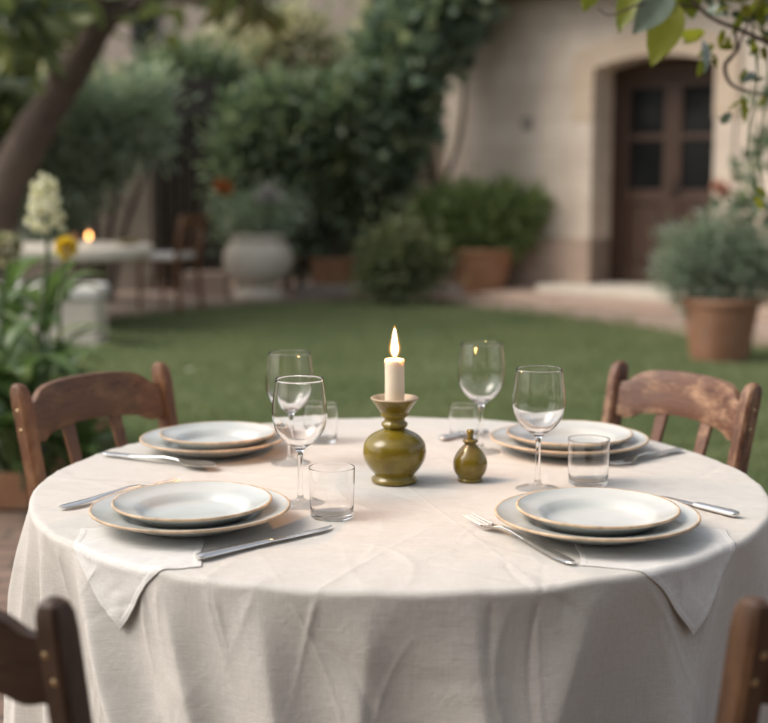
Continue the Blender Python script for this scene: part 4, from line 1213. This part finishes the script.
T_, S_ = np.meshgrid(th, ss, indexing='ij')
V = cloth_pt(T_, S_).reshape(-1, 3)
m_ = len(ss)
I, J = np.meshgrid(np.arange(nth), np.arange(m_ - 1), indexing='ij')
F = np.stack([I * m_ + J, I * m_ + J + 1, ((I + 1) % nth) * m_ + J + 1, ((I + 1) % nth) * m_ + J], -1).reshape(-1, 4)
cl = npmesh('tablecloth', V, F, M['linen'], None, True); cl.location = (TC.x, TC.y, 0)
tag(cl, 'pale linen tablecloth hanging in soft folds over the round table', 'tablecloth')

# napkins: a square lying under the plates, one corner hanging over the edge
def napkin(tip_px, tip_s, dirdeg_off, label, side=0.218, side2=None):
    side2 = side2 or side
    g = gp(tip_px[0], tip_px[1], TZ) - TC
    th0 = math.atan2(g.y, g.x)
    tip = np.array([math.cos(th0), math.sin(th0)]) * tip_s
    dir_ = th0 + math.pi + math.radians(dirdeg_off)
    e1 = np.array([math.cos(dir_ - math.pi / 4.4), math.sin(dir_ - math.pi / 4.4)]); e2 = np.array([math.cos(dir_ + math.pi / 4.4), math.sin(dir_ + math.pi / 4.4)])
    n_ = 200
    u = np.linspace(0, side, n_)
    U_, V_ = np.meshgrid(u * side2 / side, u, indexing='ij')
    n_ = len(u)
    P = tip[None, None] + (U_ + 0.0015 * np.sin(V_ * 70 + 1))[..., None] * e1 + (V_ + 0.0015 * np.sin(U_ * 62 + 2))[..., None] * e2
    s_ = np.hypot(P[..., 0], P[..., 1]); t_ = np.arctan2(P[..., 1], P[..., 0])
    X = cloth_pt(t_, s_, 0.0014)
    # keep the hanging corner a little clear of the cloth and gently buckled
    hang = np.clip((s_ - R0 - 0.02) / 0.1, 0, 1)
    bk = hang * (0.006 + 0.004 * np.sin(U_ * 45 + V_ * 15) + 0.003 * np.sin(V_ * 60))
    X[..., 0] += np.cos(t_) * bk; X[..., 1] += np.sin(t_) * bk
    ef = np.minimum(np.minimum(U_, V_), np.minimum(side2 - U_, side - V_))
    hemw = (np.clip((0.009 - ef) / 0.0022, 0, 1)) * 0.0006
    out = (s_ > R0 + 0.01)
    X[..., 2] += np.where(out, 0, hemw)
    X[..., 0] += np.where(out, np.cos(t_) * hemw, 0); X[..., 1] += np.where(out, np.sin(t_) * hemw, 0)
    V = X.reshape(-1, 3)
    I, J = np.meshgrid(np.arange(n_ - 1), np.arange(n_ - 1), indexing='ij')
    F = np.stack([I * n_ + J, I * n_ + J + 1, (I + 1) * n_ + J + 1, (I + 1) * n_ + J], -1).reshape(-1, 4)
    o = npmesh('napkin', V, F, M['napkin'], None, True); o.location = (TC.x, TC.y, 0)
    sm = o.modifiers.new('t', 'SOLIDIFY'); sm.thickness = 0.0014; sm.offset = 1
    return tag(o, label, 'napkin', 'linen napkins beneath the front plates')
napkin((97, 566), TR + 0.092, 4, 'white napkin corner hanging over the table edge below the left front plates', 0.225, 0.175)
napkin((717, 566), TR + 0.100, -3, 'white napkin corner hanging over the table edge below the right front plates')

# ================================================================== TABLEWARE
ZT = TZ + 0.0015
def plate_mesh(R, hgt, well, name):
    """rim edge and underside lip are unglazed"""
    foot = well * 0.86
    prof = [(0.001, 0.003), (foot - 0.004, 0.003), (foot - 0.003, 0.0), (foot, 0.0), (foot + 0.002, 0.003), (well, 0.0055), (well + (R - well) * 0.35, hgt * 0.42), (well + (R - well) * 0.75, hgt * 0.74), (R - 0.0014, hgt - 0.0036),
            (R, hgt - 0.0026), (R + 0.0002, hgt - 0.0008), (R - 0.0006, hgt + 0.0004), (R - 0.0026, hgt + 0.0006), (R - 0.0036, hgt + 0.0001),
            (well + (R - well) * 0.8, hgt * 0.90), (well + (R - well) * 0.42, hgt * 0.76), (well + (R - well) * 0.18, hgt * 0.69), (well + (R - well) * 0.06, hgt * 0.62), (well * 0.95, hgt * 0.42), (well * 0.91, hgt * 0.30), (well * 0.86, 0.0052), (well * 0.5, 0.0050), (0.001, 0.0048)]
    mi = [0, 0, 1, 0, 0, 0, 0, 0, 1, 1, 1, 1, 1] + [0] * 9
    mb = MB(); mb.lathe(prof, 96, mi=mi)
    o = mb.build(name, [M['glaze'], M['bare_rim']], ang=60)
    return o
dp0 = plate_mesh(0.142, 0.025, 0.094, 'dinner_plate'); sp0 = plate_mesh(0.1135, 0.027, 0.078, 'side_plate')
settings = [('front left', 190.5, 508, 192.5, 1.0, 'large rimmed plate, lower of the two nearest the knife and the left napkin', 'smaller tan rimmed plate stacked on top at the front left setting'),
            ('front right', 596.5, 515, 597.5, 1.0, 'large rimmed plate, lower of the two in front of the fork at the front right', 'smaller tan rimmed plate on top at the front right setting, before the tumbler'),
            ('back left', 213, 437, 218, 0.92, 'large rimmed plate, lower of the two behind the spoon at the back left', 'smaller tan rimmed plate on top at the back left setting behind the spoon'),
            ('back right', 569, 437, 569.5, 1.0, 'large rimmed plate, lower of the two at the back right, near the worn chair', 'smaller tan rimmed plate on top at the back right, behind the middle wine glass')]
for i, (nm, px, py, px2, sc, l1, l2) in enumerate(settings):
    o = dp0 if i == 0 else dp0.copy()
    if i: COL.objects.link(o)
    g = gp(px, py, ZT + 0.025); o.location = (g.x, g.y, ZT + (0.0042 if i < 2 else 0.0012)); o.scale = (sc, sc, 1); tag(o, l1, 'plate', 'large plates under the small plates')
    o.rotation_euler = (0, 0, i * 1.3)
    o2 = sp0 if i == 0 else sp0.copy()
    if i: COL.objects.link(o2)
    dx = (px2 - px) * g.y / F_PX
    o2.location = (g.x + dx, g.y + 0.002, o.location.z + 0.0062); o2.scale = (sc, sc, 1); tag(o2, l2, 'plate', 'small plates stacked on the large plates')
    o2.rotation_euler = (0.004, -0.003, i * 2.1)

# glasses
def catmull2(P, n=6):
    out = [np.array(q[:2]) for q in curve_pts([(r_, z_, 0, 0) for r_, z_ in P], n)]
    return [(max(q[0], 0.0001), q[1]) for q in out]
def wine_glass_mesh():
    outer = [(0.0001, 0.0)] + [(0.034, 0.0), (0.0352, 0.0007), (0.0348, 0.0016)] + catmull2([(0.031, 0.0022), (0.020, 0.0038), (0.010, 0.0068), (0.0052, 0.013), (0.0040, 0.026), (0.0037, 0.05), (0.0041, 0.072), (0.0062, 0.084), (0.0125, 0.0905), (0.026, 0.101), (0.0365, 0.116), (0.0412, 0.134), (0.0412, 0.152), (0.0390, 0.172), (0.0362, 0.1935)])
    inner = catmull2([(0.0352, 0.1935), (0.0379, 0.172), (0.0400, 0.152), (0.0399, 0.134), (0.0350, 0.1175), (0.0245, 0.1035), (0.0115, 0.0945), (0.0001, 0.0925)])
    prof = outer + [(0.0359, 0.1943), (0.0355, 0.1943)] + inner
    mb = MB(); mb.lathe(prof, 80); return mb
def tumbler_mesh():
    prof = [(0.0001, 0.0), (0.028, 0.0), (0.0305, 0.0012), (0.0315, 0.004), (0.0322, 0.02), (0.0332, 0.05), (0.0337, 0.0735), (0.03375, 0.0744), (0.0335, 0.0749), (0.0331, 0.0749), (0.03285, 0.0744), (0.0328, 0.0735), (0.0322, 0.05), (0.0312, 0.02), (0.0302, 0.0105), (0.0285, 0.0082), (0.024, 0.0072), (0.0001, 0.007)]
    mb = MB(); mb.lathe(prof, 72); return mb
wg = wine_glass_mesh().build('wine_glass', M['glass'], ang=70)
tg = tumbler_mesh().build('water_tumbler', M['glass'], ang=50)
GZ = TZ - 0.0006
for i, (px, py, sc, lb_) in enumerate(((300.5, 505, 1.0, 'wine glass in front of another, beside the nearer left tumbler'), (290.5, 463, 1.0, 'wine glass standing behind another by the back left plates'), (480.5, 452, 1.02, 'wine glass behind the little olive bottle'), (537.5, 489, 1.0, 'wine glass between the olive bottle and the right tumbler'))):
    o = wg if i == 0 else wg.copy()
    if i: COL.objects.link(o)
    g = gp(px, py, GZ); o.location = (g.x, g.y, GZ); o.scale = (sc,) * 3; o.rotation_euler = (0, 0, i)
    tag(o, lb_, 'wine glass', 'empty wine glasses')
for i, (px, py, sc, lb_) in enumerate(((332, 517, 1.0, 'empty tumbler in front of the knife tip at the front left'), (321, 442, 0.95, 'empty tumbler half hidden behind the two left wine glasses'), (463.5, 437, 0.82, 'small tumbler farthest back, behind the olive bottle'), (588, 484, 1.0, 'empty tumbler behind the front right plates'))):
    o = tg if i == 0 else tg.copy()
    if i: COL.objects.link(o)
    g = gp(px, py, GZ); o.location = (g.x, g.y, GZ); o.scale = (sc,) * 3; o.rotation_euler = (0, 0, i)
    tag(o, lb_, 'tumbler', 'clear tumblers')

# candle holder, candle, flame
g = gp(394.5, 481, ZT); CH = Vector((g.x, g.y, TZ + 0.0008))
ch = empty('candle_holder', CH, 0, 'glossy olive green bulbous ceramic candle holder at the table centre', 'candle holder')
prof = [(0.0001, 0.0), (0.034, 0.0), (0.0372, 0.0015), (0.0376, 0.005), (0.0362, 0.0075)] + catmull2([(0.0325, 0.0105), (0.0330, 0.0140), (0.0420, 0.0250), (0.0495, 0.0385), (0.0512, 0.0520), (0.0480, 0.0660), (0.0380, 0.0770), (0.0240, 0.0845), (0.0170, 0.0880)]) + \
       [(0.0175, 0.0900), (0.0205, 0.0915), (0.0215, 0.0945), (0.0203, 0.0978), (0.0172, 0.1000), (0.0168, 0.1030)] + [(0.0185, 0.1062), (0.0228, 0.1088), (0.0236, 0.1112), (0.0228, 0.1135)] + catmull2([(0.0235, 0.1160), (0.0290, 0.1235), (0.0352, 0.1325), (0.0378, 0.1368)]) + [(0.0374, 0.1382), (0.0360, 0.1380), (0.0330, 0.1335), (0.0270, 0.1265), (0.0200, 0.1235), (0.0001, 0.1230)]
mb = MB(); mb.lathe(prof, 96, wob=lambda a, z: 1 + 0.006 * math.sin(2 * a + 1 + z * 30) + (0.028 * math.sin(9 * a) if 0.0905 < z < 0.099 else 0))
mb.build('holder_body', M['olive'], ch, ang=60)
mb = MB(); mb.lathe([(0.0374, 0.1368), (0.0384, 0.1372), (0.0385, 0.1384), (0.0374, 0.1392), (0.0358, 0.1388), (0.0325, 0.1340), (0.0265, 0.1273), (0.0185, 0.1241), (0.0001, 0.1236)], 96); mb.build('bare_rim', M['bare_rim'], ch, ang=60)
prof = [(0.0372, 0.1372), (0.0379, 0.1372), (0.0376, 0.1386), (0.0360, 0.1386), (0.0325, 0.1332), (0.029, 0.1289)]
cz = CH.z + 0.1242
cn = empty('candle', (CH.x, CH.y, cz), 0, 'lit ivory pillar candle burning in the olive holder', 'candle')
mb = MB()
mb.lathe([(0.0001, 0.0), (0.0155, 0.0), (0.0160, 0.002), (0.0158, 0.03), (0.0157, 0.066), (0.0160, 0.072), (0.0157, 0.0755), (0.0145, 0.0768), (0.0125, 0.0758), (0.009, 0.0738), (0.004, 0.0730), (0.0001, 0.0728)], 48, wob=lambda a, z: 1 + 0.012 * math.sin(3 * a + z * 60) * (z > 0.02))
mb.build('candle_body', M['wax'], cn, ang=60)
mb = MB(); mb.tube([(0, 0, 0.0715), (0.0002, 0, 0.077), (0.0014, 0, 0.0815)], [0.0011, 0.001, 0.0007], 8); mb.build('wick', M['wick'], cn)
mb = MB(); mb.lathe(catmull2([(0.0001, 0.0822), (0.0018, 0.0832), (0.0038, 0.0875), (0.0048, 0.0935), (0.0044, 0.1010), (0.0031, 0.1105), (0.0014, 0.1195), (0.0001, 0.1260)]), 24)
fl = mb.build('flame', M['flame'], cn)
for k_, (w_, e_, mt_) in enumerate(((1.28, 0.0015, 'flame_inner'), (1.62, 0.0030, 'flame_veil'), (2.0, 0.0050, 'flame_outer'))):
    mb = MB(); mb.lathe(catmull2([(0.0001, 0.0795 - e_ * .3), (0.0024 * w_, 0.0812), (0.0043 * w_, 0.0868), (0.0050 * w_, 0.0935), (0.0045 * w_, 0.1010), (0.0032 * w_, 0.1110), (0.0016 * w_, 0.1205 + e_), (0.0001, 0.1275 + e_ * 1.2)]), 24)
    mb.build('flame_edge', M[mt_], fl)

g = gp(470, 480, ZT)
cb = empty('stoppered_bottle', (g.x, g.y, TZ + 0.0008), 0, 'little olive green glazed bottle with stopper beside the candle holder', 'bottle')
prof = [(0.0001, 0), (0.0195, 0), (0.0208, 0.0012), (0.0205, 0.0035), (0.0190, 0.0050)] + catmull2([(0.0200, 0.0070), (0.0255, 0.0160), (0.0276, 0.0265), (0.0262, 0.0370), (0.0205, 0.0480), (0.0135, 0.0560), (0.0098, 0.0605)]) + [(0.0100, 0.0625), (0.0124, 0.0645), (0.0128, 0.0668), (0.0108, 0.0685), (0.0070, 0.0690), (0.0001, 0.069)]
mb = MB(); mb.lathe(prof, 64, wob=lambda a, z: 1 + 0.012 * math.sin(2 * a + z * 60)); mb.build('bottle_body', M['olive'], cb, ang=60)
mb = MB(); mb.lathe([(0.0052, 0.0675), (0.0048, 0.0735), (0.0056, 0.0775), (0.0064, 0.0815), (0.0050, 0.0845), (0.0001, 0.0850)], 16, wob=lambda a, z: 1 + 0.08 * math.sin(3 * a)); mb.build('stopper', M['olive'], cb, ang=60)

# cutlery, modelled along +X from handle end (0) to tip (1), built at true length
def strip(mb, rows, cross=7):
    """rows: (x, y0, halfwidth, z, thick, cup)"""
    G = []
    for (x, y0, hw, z, th_, cup) in rows:
        loop = []
        for j in range(cross):
            u = -1 + 2 * j / (cross - 1)
            loop.append((x, y0 + u * hw, z + cup * u * u + th_ / 2 * math.sqrt(max(0, 1 - abs(u) ** 3)) + 0.0002))
        for j in range(cross - 1, -1, -1):
            u = -1 + 2 * j / (cross - 1)
            loop.append((x, y0 + u * hw, z + cup * u * u - th_ / 2 * math.sqrt(max(0, 1 - abs(u) ** 3))))
        G.append(loop)
    n_ = len(G[0]); V = [p_ for r_ in G for p_ in r_]
    Fc = [(i * n_ + j, (i + 1) * n_ + j, (i + 1) * n_ + (j + 1) % n_, i * n_ + (j + 1) % n_) for i in range(len(G) - 1) for j in range(n_)]
    Fc += [tuple(range(n_)), tuple((len(G) - 1) * n_ + j for j in range(n_))[::-1]]
    mb.add(V, Fc)
def interp(keys, n):
    K_ = np.array(keys, float); t = np.linspace(K_[0, 0], K_[-1, 0], n)
    Q = curve_pts([tuple(k_[:4]) for k_ in K_], 6)
    out = []
    cols = [np.interp(t, K_[:, 0], K_[:, j]) for j in range(1, K_.shape[1])]
    # light smoothing
    for c_ in cols:
        c_[1:-1] = (c_[:-2] + c_[1:-1] * 2 + c_[2:]) / 4
    return [(t[i],) + tuple(c_[i] for c_ in cols) for i in range(n)]
def handle_keys(L):
    return [(0, .0035, .0035, .0030, 0), (0.006, .0085, .0034, .0042, 0), (0.02, .0100, .0036, .0042, 0), (0.05, .0082, .0050, .0038, 0), (0.09, .0052, .0090, .0036, 0), (0.115, .0036, .0115, .0036, 0), (0.135, .0035, .0105, .0034, 0)]
def fork(L):
    s_ = L / 0.205
    mb = MB()
    ks = handle_keys(L) + [(0.142, .0055, .0085, .0030, .0004), (0.150, .0102, .0052, .0026, .0012), (0.160, .0118, .0030, .0024, .0014), (0.166, .0120, .0026, .0023, .0014)]
    rows = [(x * s_, 0, h_, z_, t_, c_) for (x, h_, z_, t_, c_) in interp(ks, 60)]
    strip(mb, rows)
    for k_ in range(4):
        y = -0.0094 + k_ * 0.00627
        rows = []
        for i in range(11):
            x = 0.1645 + (0.205 - 0.1645) * i / 10; f_ = i / 10
            rows.append((x * s_, y * (1 - 0.06 * f_), 0.0017 - 0.0008 * f_, 0.0036 + 0.0030 * f_ ** 1.7 + 0.0012 * (abs(k_ - 1.5) > 1), 0.0020 - 0.0007 * f_, 0))
        strip(mb, rows, 5)
    return mb
def spoon(L):
    s_ = L / 0.20
    mb = MB()
    ks = handle_keys(L) + [(0.142, .0052, .0085, .0028, .0006), (0.148, .0105, .0062, .0020, .0022), (0.158, .0175, .0035, .0018, .0050), (0.170, .0205, .0026, .0018, .0066), (0.182, .0198, .0032, .0018, .0058), (0.192, .0150, .0056, .0018, .0036), (0.199, .0060, .0080, .0018, .0012), (0.2005, .002, .0086, .0018, .0002)]
    strip(mb, [(x * s_, 0, h_, z_, t_, c_) for (x, h_, z_, t_, c_) in interp(ks, 90)], 11)
    return mb
def knife(L):
    s_ = L / 0.225
    mb = MB()
    ks = [(0, .0045, .0045, .0050, 0), (0.005, .0088, .0046, .0078, 0), (0.02, .0098, .0046, .0084, 0), (0.06, .0086, .0044, .0078, 0), (0.105, .0076, .0042, .0070, 0), (0.113, .0070, .0040, .0060, 0), (0.118, .0045, .0036, .0035, 0)]
    strip(mb, [(x * s_, 0, h_, z_, t_, c_) for (x, h_, z_, t_, c_) in interp(ks, 50)], 9)
    rows = []
    for i in range(30):
        f_ = i / 29; x = 0.115 + 0.110 * f_
        top = 0.0070; bot = -0.0085 + 0.002 * math.exp(-f_ * 12)
        if f_ > 0.7:
            q_ = (f_ - 0.7) / 0.3; bot = -0.0085 + 0.0150 * q_ ** 2.2
        rows.append((x * s_, (top + bot) / 2, max((top - bot) / 2, 0.0006), 0.0034 - 0.0015 * f_, 0.0019 - 0.0006 * f_, 0))
    strip(mb, rows, 7)
    return mb
def lay(kind, name, hpx, tpx, label, group='polished steel cutlery', flip=False):
    a_, b_ = gp(hpx[0], hpx[1], ZT), gp(tpx[0], tpx[1], ZT)
    L = (b_ - a_).length
    print(name, 'L', round(L, 3))
    mb = kind(L)
    o = mb.build(name, M['steel'], None, ang=50)
    o.location = (a_.x, a_.y, ZT + 0.0006); o.rotation_euler = (0, 0, math.atan2(b_.y - a_.y, b_.x - a_.x))
    if flip: o.scale = (1, -1, 1)
    tag(o, label, name.split('_')[-1], group)
lay(fork, 'table_fork', (573, 566), (468, 520), 'fork lying left of the front right plates, tines towards the candle')
lay(knife, 'table_knife', (197, 561), (335, 528), 'knife lying in front of the front left plates')
lay(fork, 'table_fork', (60, 510), (178, 484), 'fork whose tines peek out behind the front left plates')
lay(spoon, 'table_spoon', (103, 455), (215, 471), 'spoon in front of the back left plates')
lay(fork, 'table_fork', (681, 451), (612, 468), 'fork beside the back right plates, handle towards the worn chair')
lay(knife, 'table_knife', (738, 518), (655, 497), 'knife with handle showing right of the front right plates')
lay(knife, 'butter_knife', (440, 441), (489, 431), 'short butter knife behind the small tumbler and wine glass')

# ================================================================== FAR DINING SET (left)
FD = 11.0
ft = at(60, 245, FD); fz = ft.z
far_t = empty('stone_table', (at(52, 245, FD).x, FD, 0.03), 0.05, 'pale stone garden table with a rounded thick top, set behind the flowers', 'table')
hw = at(152, 245, FD).x - far_t.location.x
mb = MB(); G = []
prof = [(0.0, -0.11), (0.94, -0.11), (0.985, -0.09), (1.0, -0.05), (0.985, -0.012), (0.95, 0.0), (0.0, 0.0)]
V = []; n_ = 64
for r_, z in prof:
    for j in range(n_):
        a = 2 * math.pi * j / n_; c_, s_ = math.cos(a), math.sin(a); k_ = (abs(c_) ** 3 + abs(s_) ** 3) ** (-1 / 3)
        V.append((max(r_, .001) * hw * c_ * k_, max(r_, .001) * 0.5 * s_ * k_, fz - 0.03 + z))
mb.add(V, [(i * n_ + j, i * n_ + (j + 1) % n_, (i + 1) * n_ + (j + 1) % n_, (i + 1) * n_ + j) for i in range(len(prof) - 1) for j in range(n_)])
mb.build('tabletop', M['stone_white'], far_t)
for s in (-1, 1):
    mb = MB(); mb.box((s * (hw * 0.42), 0, (fz - 0.14) / 2), (0.12, 0.36, fz - 0.14)); mb.build('leg', M['garden_wall'], far_t, bevel=0.03)
tz = fz + 0.002
def far_candle(px, py, hgt, label, r=0.034):
    q = at(px, py, FD - 0.1)
    e = empty('candle', (q.x, FD - 0.1, tz), 0, label, 'candle')
    mb = MB(); mb.lathe([(0.0001, 0), (r, 0), (r, hgt - 0.004), (r * 0.9, hgt), (0.0001, hgt - 0.006)], 24); mb.build('candle_body', M['wax'], e)
    mb = MB(); mb.lathe(catmull2([(0.0001, hgt + 0.002), (0.010, hgt + 0.012), (0.015, hgt + 0.026), (0.010, hgt + 0.042), (0.0001, hgt + 0.056)]), 16); mb.build('flame', M['far_flame'], e)
far_candle(89, 240, 0.05, 'lit candle glowing on the far stone table')
def far_tumbler(px, label, sc, mat, cat, name):
    q = at(px, 240, FD - 0.05)
    mb = MB(); mb.lathe([(0.0001, 0), (0.028, 0), (0.034, 0.1), (0.0325, 0.1), (0.027, 0.004), (0.0001, 0.004)], 24)
    o = mb.build(name, mat); o.location = (q.x, FD - 0.05, tz); o.scale = (sc,) * 3; tag(o, label, cat)
far_tumbler(20, 'clear glass jug shape on the far stone table behind the cream flower', 1.5, M['glass'], 'glass', 'drinking_glass')
far_tumbler(104, 'small clear glass beside the burning candle on the stone table', 0.75, M['glass'], 'glass', 'drinking_glass')
far_tumbler(74, 'squat terracotta cup left of the burning candle on the stone table', 0.9, M['terra2'], 'cup', 'clay_cup')
q = at(128, 240, FD - 0.05); mb = MB(); mb.lathe([(0.0001, 0), (0.05, 0), (0.11, 0.03), (0.108, 0.034), (0.05, 0.008), (0.0001, 0.008)], 32); o = mb.build('serving_bowl', M['lf_bush'] if False else M['olive']); o.location = (q.x, FD - .05, tz); tag(o, 'shallow green bowl near the right end of the stone table', 'bowl')
# bench
b0 = at(105, 300, 10.0); bz = at(50, 284, 10.0).z
be = empty('stone_bench', (b0.x - 0.75, 10.0, -0.02), 0.0, 'low pale stone bench with white cushioned seat, behind the flowers', 'bench')
mb = MB(); mb.box((0, 0, bz / 2 - 0.04), (1.46, 0.36, bz - 0.09)); mb.build('bench_base', M['stone_white'], be, bevel=0.02)
mb = MB(); mb.box((0, 0, bz - 0.035), (1.5, 0.4, 0.10)); mb.build('bench_seat', M['cushion'], be, bevel=0.03, seg=4)
# far chair facing the stone table (to the left)
fc = chair('aged'); tag(fc, 'wooden chair drawn up to the right end of the far stone table', 'chair')
q = gp(165, 313, 0.03); fc.location = (q.x, q.y + 0.25, 0.03); fc.rotation_euler = (0, 0, math.radians(68)); fc.scale = (1.1, 1.1, 1.0)
mb = MB(); mb.box((0, 0.01, 0.02), (0.4, 0.37, 0.05)); o = mb.build('seat_cushion', M['cushion'], None, bevel=0.02, seg=4)
o.location = (q.x, q.y + .25, 0.03 + 0.468); o.rotation_euler = (0, 0, math.radians(68)); tag(o, 'white cushion lying on the seat of the far wooden chair', 'cushion')

# ================================================================== FLOWER BED (left, near)
BY0 = D_PATIO + 0.02
sheet('bed_soil', [(-5, BY0 + 0.04), (BED_X1, BY0 + 0.04), (BED_X1, BY0 + 1.4), (-5, BY0 + 1.4)], 0.10, M['soil'])
mb = MB(); hgt = 0.14
mb.box(((-5 + BED_X1) / 2, BY0 + 0.02, hgt / 2), (BED_X1 + 5, 0.045, hgt)); mb.box((BED_X1, BY0 + 0.75, hgt / 2), (0.045, 1.41, hgt))
tag(mb.build('bed_edging', M['terra2'], bevel=0.008), 'low terracotta coloured edging round the flower bed', 'edging')
def strap_leaf(mb, base, dirv, L, wd, droop, seed=0, up=1.0):
    b_ = np.array(base, float); d_ = np.array(dirv, float); d_[2] = 0; d_ /= max(np.linalg.norm(d_), 1e-6)
    S = np.array([-d_[1], d_[0], 0]); G = []
    p = b_.copy(); ang = math.radians(78) * up
    n_ = 12
    for i in range(n_ + 1):
        t = i / n_
        hw = wd / 2 * max(0.03, math.sin(math.pi * min(0.985, 0.08 + t * 0.92)) ** 0.75)
        U = -d_ * math.sin(ang) + np.array([0, 0, 1]) * math.cos(ang)
        G.append([p + S * hw * s + U * abs(s) * hw * 0.3 for s in (-1, -.5, 0, .5, 1)])
        p = p + (d_ * math.cos(ang) + np.array([0, 0, 1]) * math.sin(ang)) * L / n_
        ang -= droop / n_
    mb.grid(G)
def bed_plant(px, d, n, L, wd, label, seed, hgt=0.35, cat='plant', name='leafy_plant'):
    r = random.Random(seed)
    q = at(px, 400, d)
    e = empty(name, (q.x, d, 0.10), 0, label, cat)
    mb = MB(); st = MB()
    for i in range(n):
        a = i * 2.4 + r.random()
        zb = r.uniform(0, hgt)
        strap_leaf(mb, (0.02 * math.cos(a), 0.02 * math.sin(a), zb), (math.cos(a), math.sin(a), 0), L * r.uniform(0.65, 1.15), wd * r.uniform(0.7, 1.2), r.uniform(0.9, 1.9), up=r.uniform(0.6, 1.05))
    mb.build('leaves', M['lf_bed'], e)
    limb(st, [(0, 0, -0.02, 0.012), (0.01, 0, hgt * 0.5, 0.01), (0, 0, hgt, 0.006)], 7, 5)
    return e, mb, st
e, mb, st = bed_plant(44, 5.1, 18, 0.30, 0.055, 'tall flowering plant with a cream flower spike', 1, 0.5, 'flower', 'cream_flower')
bx_, by_ = e.location.x, e.location.y
def bp(px, py, d, r=0.006): q = at(px, py, d); return (q.x - bx_, q.y - by_, q.z - 0.10, r)
limb(st, [(0, 0, 0.3, 0.012), bp(40, 330, 5.1, .010), bp(47, 270, 5.1, .009), bp(47, 225, 5.1, .008), bp(45, 175, 5.1, .005)], 8, 6)
st.build('stem', M['stem'], e)
rg = np.random.default_rng(5); Vs = []
Cc, Dd = [], []
for i in range(30):
    f_ = (i // 3) / 10; a = i * 2.4
    q0 = np.array(bp(45.5, 226 - 50 * f_, 5.1)[:3])
    rad = (0.052 if i % 8 < 5 else 0.030) * (1 - 0.6 * f_ ** 2)
    c0 = q0 + np.array([math.cos(a) * rad, math.sin(a) * rad, rg.normal() * 0.006])
    o_ = np.array([math.cos(a), math.sin(a), 0.25])
    for k_ in range(7):
        Cc.append(c0); Dd.append(unit(o_ * 0.5 + rg.normal(size=3) * 0.75))
V, F = leaf_arrays(np.array(Cc), np.array(Dd), 0.029, 0.023, True, 5)
npmesh('petals', V, F, M['petal_white'], e, True)
e, mb, st = bed_plant(70, 5.25, 14, 0.26, 0.05, 'plant with a single round yellow bloom', 2, 0.4, 'flower', 'yellow_flower')
bx_, by_ = e.location.x, e.location.y
limb(st, [(0, 0, 0.25, 0.010), bp(60, 330, 5.2, .008), bp(62, 290, 5.2, .007), bp(66, 255, 5.2, .006)], 8, 6)
st.build('stem', M['stem'], e)
q = bp(66, 246, 5.2); nn = 220; D = unit(rg.normal(size=(nn, 3)) + np.array([0, -0.2, 0.6])); V, F = leaf_arrays(np.array(q[:3])[None] + D * 0.013 - np.array([[0, 0, .01]]), D, 0.037, 0.017, False, 6)
npmesh('petals', V, F, M['petal_yellow'], e)
mb2 = MB(); strap_leaf(mb2, bp(62, 300, 5.2)[:3], (1, -0.2, 0), 0.13, 0.03, 0.3, up=0.8); mb2.build('leaf', M['lf_bed'], e)
e, mb, st = bed_plant(4, 5.0, 16, 0.28, 0.06, 'plant with a pale green bud head at the left edge', 3, 0.5, 'flower', 'green_bud_flower')
bx_, by_ = e.location.x, e.location.y
limb(st, [(0, 0, 0.4, 0.010), bp(2, 320, 5.0, .008), bp(6, 262, 5.0, .007)], 8, 6); st.build('stem', M['stem'], e)
q = bp(5, 250, 5.0); D = unit(rg.normal(size=(120, 3)) + np.array([0, -0.2, 0.3])); V, F = leaf_arrays(np.array(q[:3])[None] + D * 0.02, D, 0.05, 0.03, True, 7)
npmesh('bud_leaves', V, F, M['lf_yellow'], e, True)
for i, (px, d, n_, L, wd, h_, lb_) in enumerate((
        (20, 4.95, 30, 0.36, 0.10, 0.42, 'broad leaved plant behind the left post of the reddish chair'),
        (72, 5.0, 24, 0.34, 0.08, 0.22, 'broad leaved plant showing between the slats of the reddish chair'),
        (-25, 5.0, 22, 0.36, 0.09, 0.35, 'broad leaved plant cut by the left edge of the photo'),
        (48, 5.5, 30, 0.34, 0.08, 0.62, 'taller leafy plant in the middle of the flower bed'),
        (10, 5.7, 28, 0.34, 0.08, 0.66, 'leafy plant at the back of the flower bed near the bench'),
        (88, 5.4, 16, 0.26, 0.06, 0.25, 'low leafy plant at the right end of the flower bed'))):
    e, mb, st = bed_plant(px, d, n_, L, wd, lb_, 20 + i, h_); st.build('stem', M['stem'], e); e['group'] = 'leafy plants in the flower bed'

# ------------------------------------------------------------------ unseen hedge, added to keep sky light off the hanging cloth front
shade_hedge = empty('hedge', (0, -3.0, 0), 0, 'tall unseen hedge added behind the camera to shade the tablecloth front', 'hedge')
hb = []
for i in range(12):
    x = -5.5 + i
    hb += [(x, 0, 0.9, 0.7, 0.45, 0.9), (x, 0, 2.3, 0.7, 0.5, 0.8), (x, 0, 3.4, 0.65, 0.5, 0.6)]
foliage('foliage', M['lf_hedge'], 14000, hb, 0.26, 0.16, shade_hedge, 420, 0.2, 81, inner=0.2, floor=0.02)
mb = MB()
for i in range(11):
    x = -5 + i; limb(mb, [(x, 0, -0.05, 0.06), (x + 0.05, 0.05, 1.5, 0.05), (x - 0.05, 0, 3.2, 0.02)], 7, 4, seed=i)
mb.build('trunk', M['bark'], shade_hedge)
q = gp(186, 376, 0.0)
mb = MB(); strap_leaf(mb, (0, 0, 0.035), (1, 0.3, 0), 0.06, 0.035, 0.5, up=0.2)
o = mb.build('fallen_leaf', M['petal_white']); o.location = (q.x, q.y, 0.0); tag(o, 'single pale fallen leaf lying on the lawn behind the reddish chair', 'leaf')
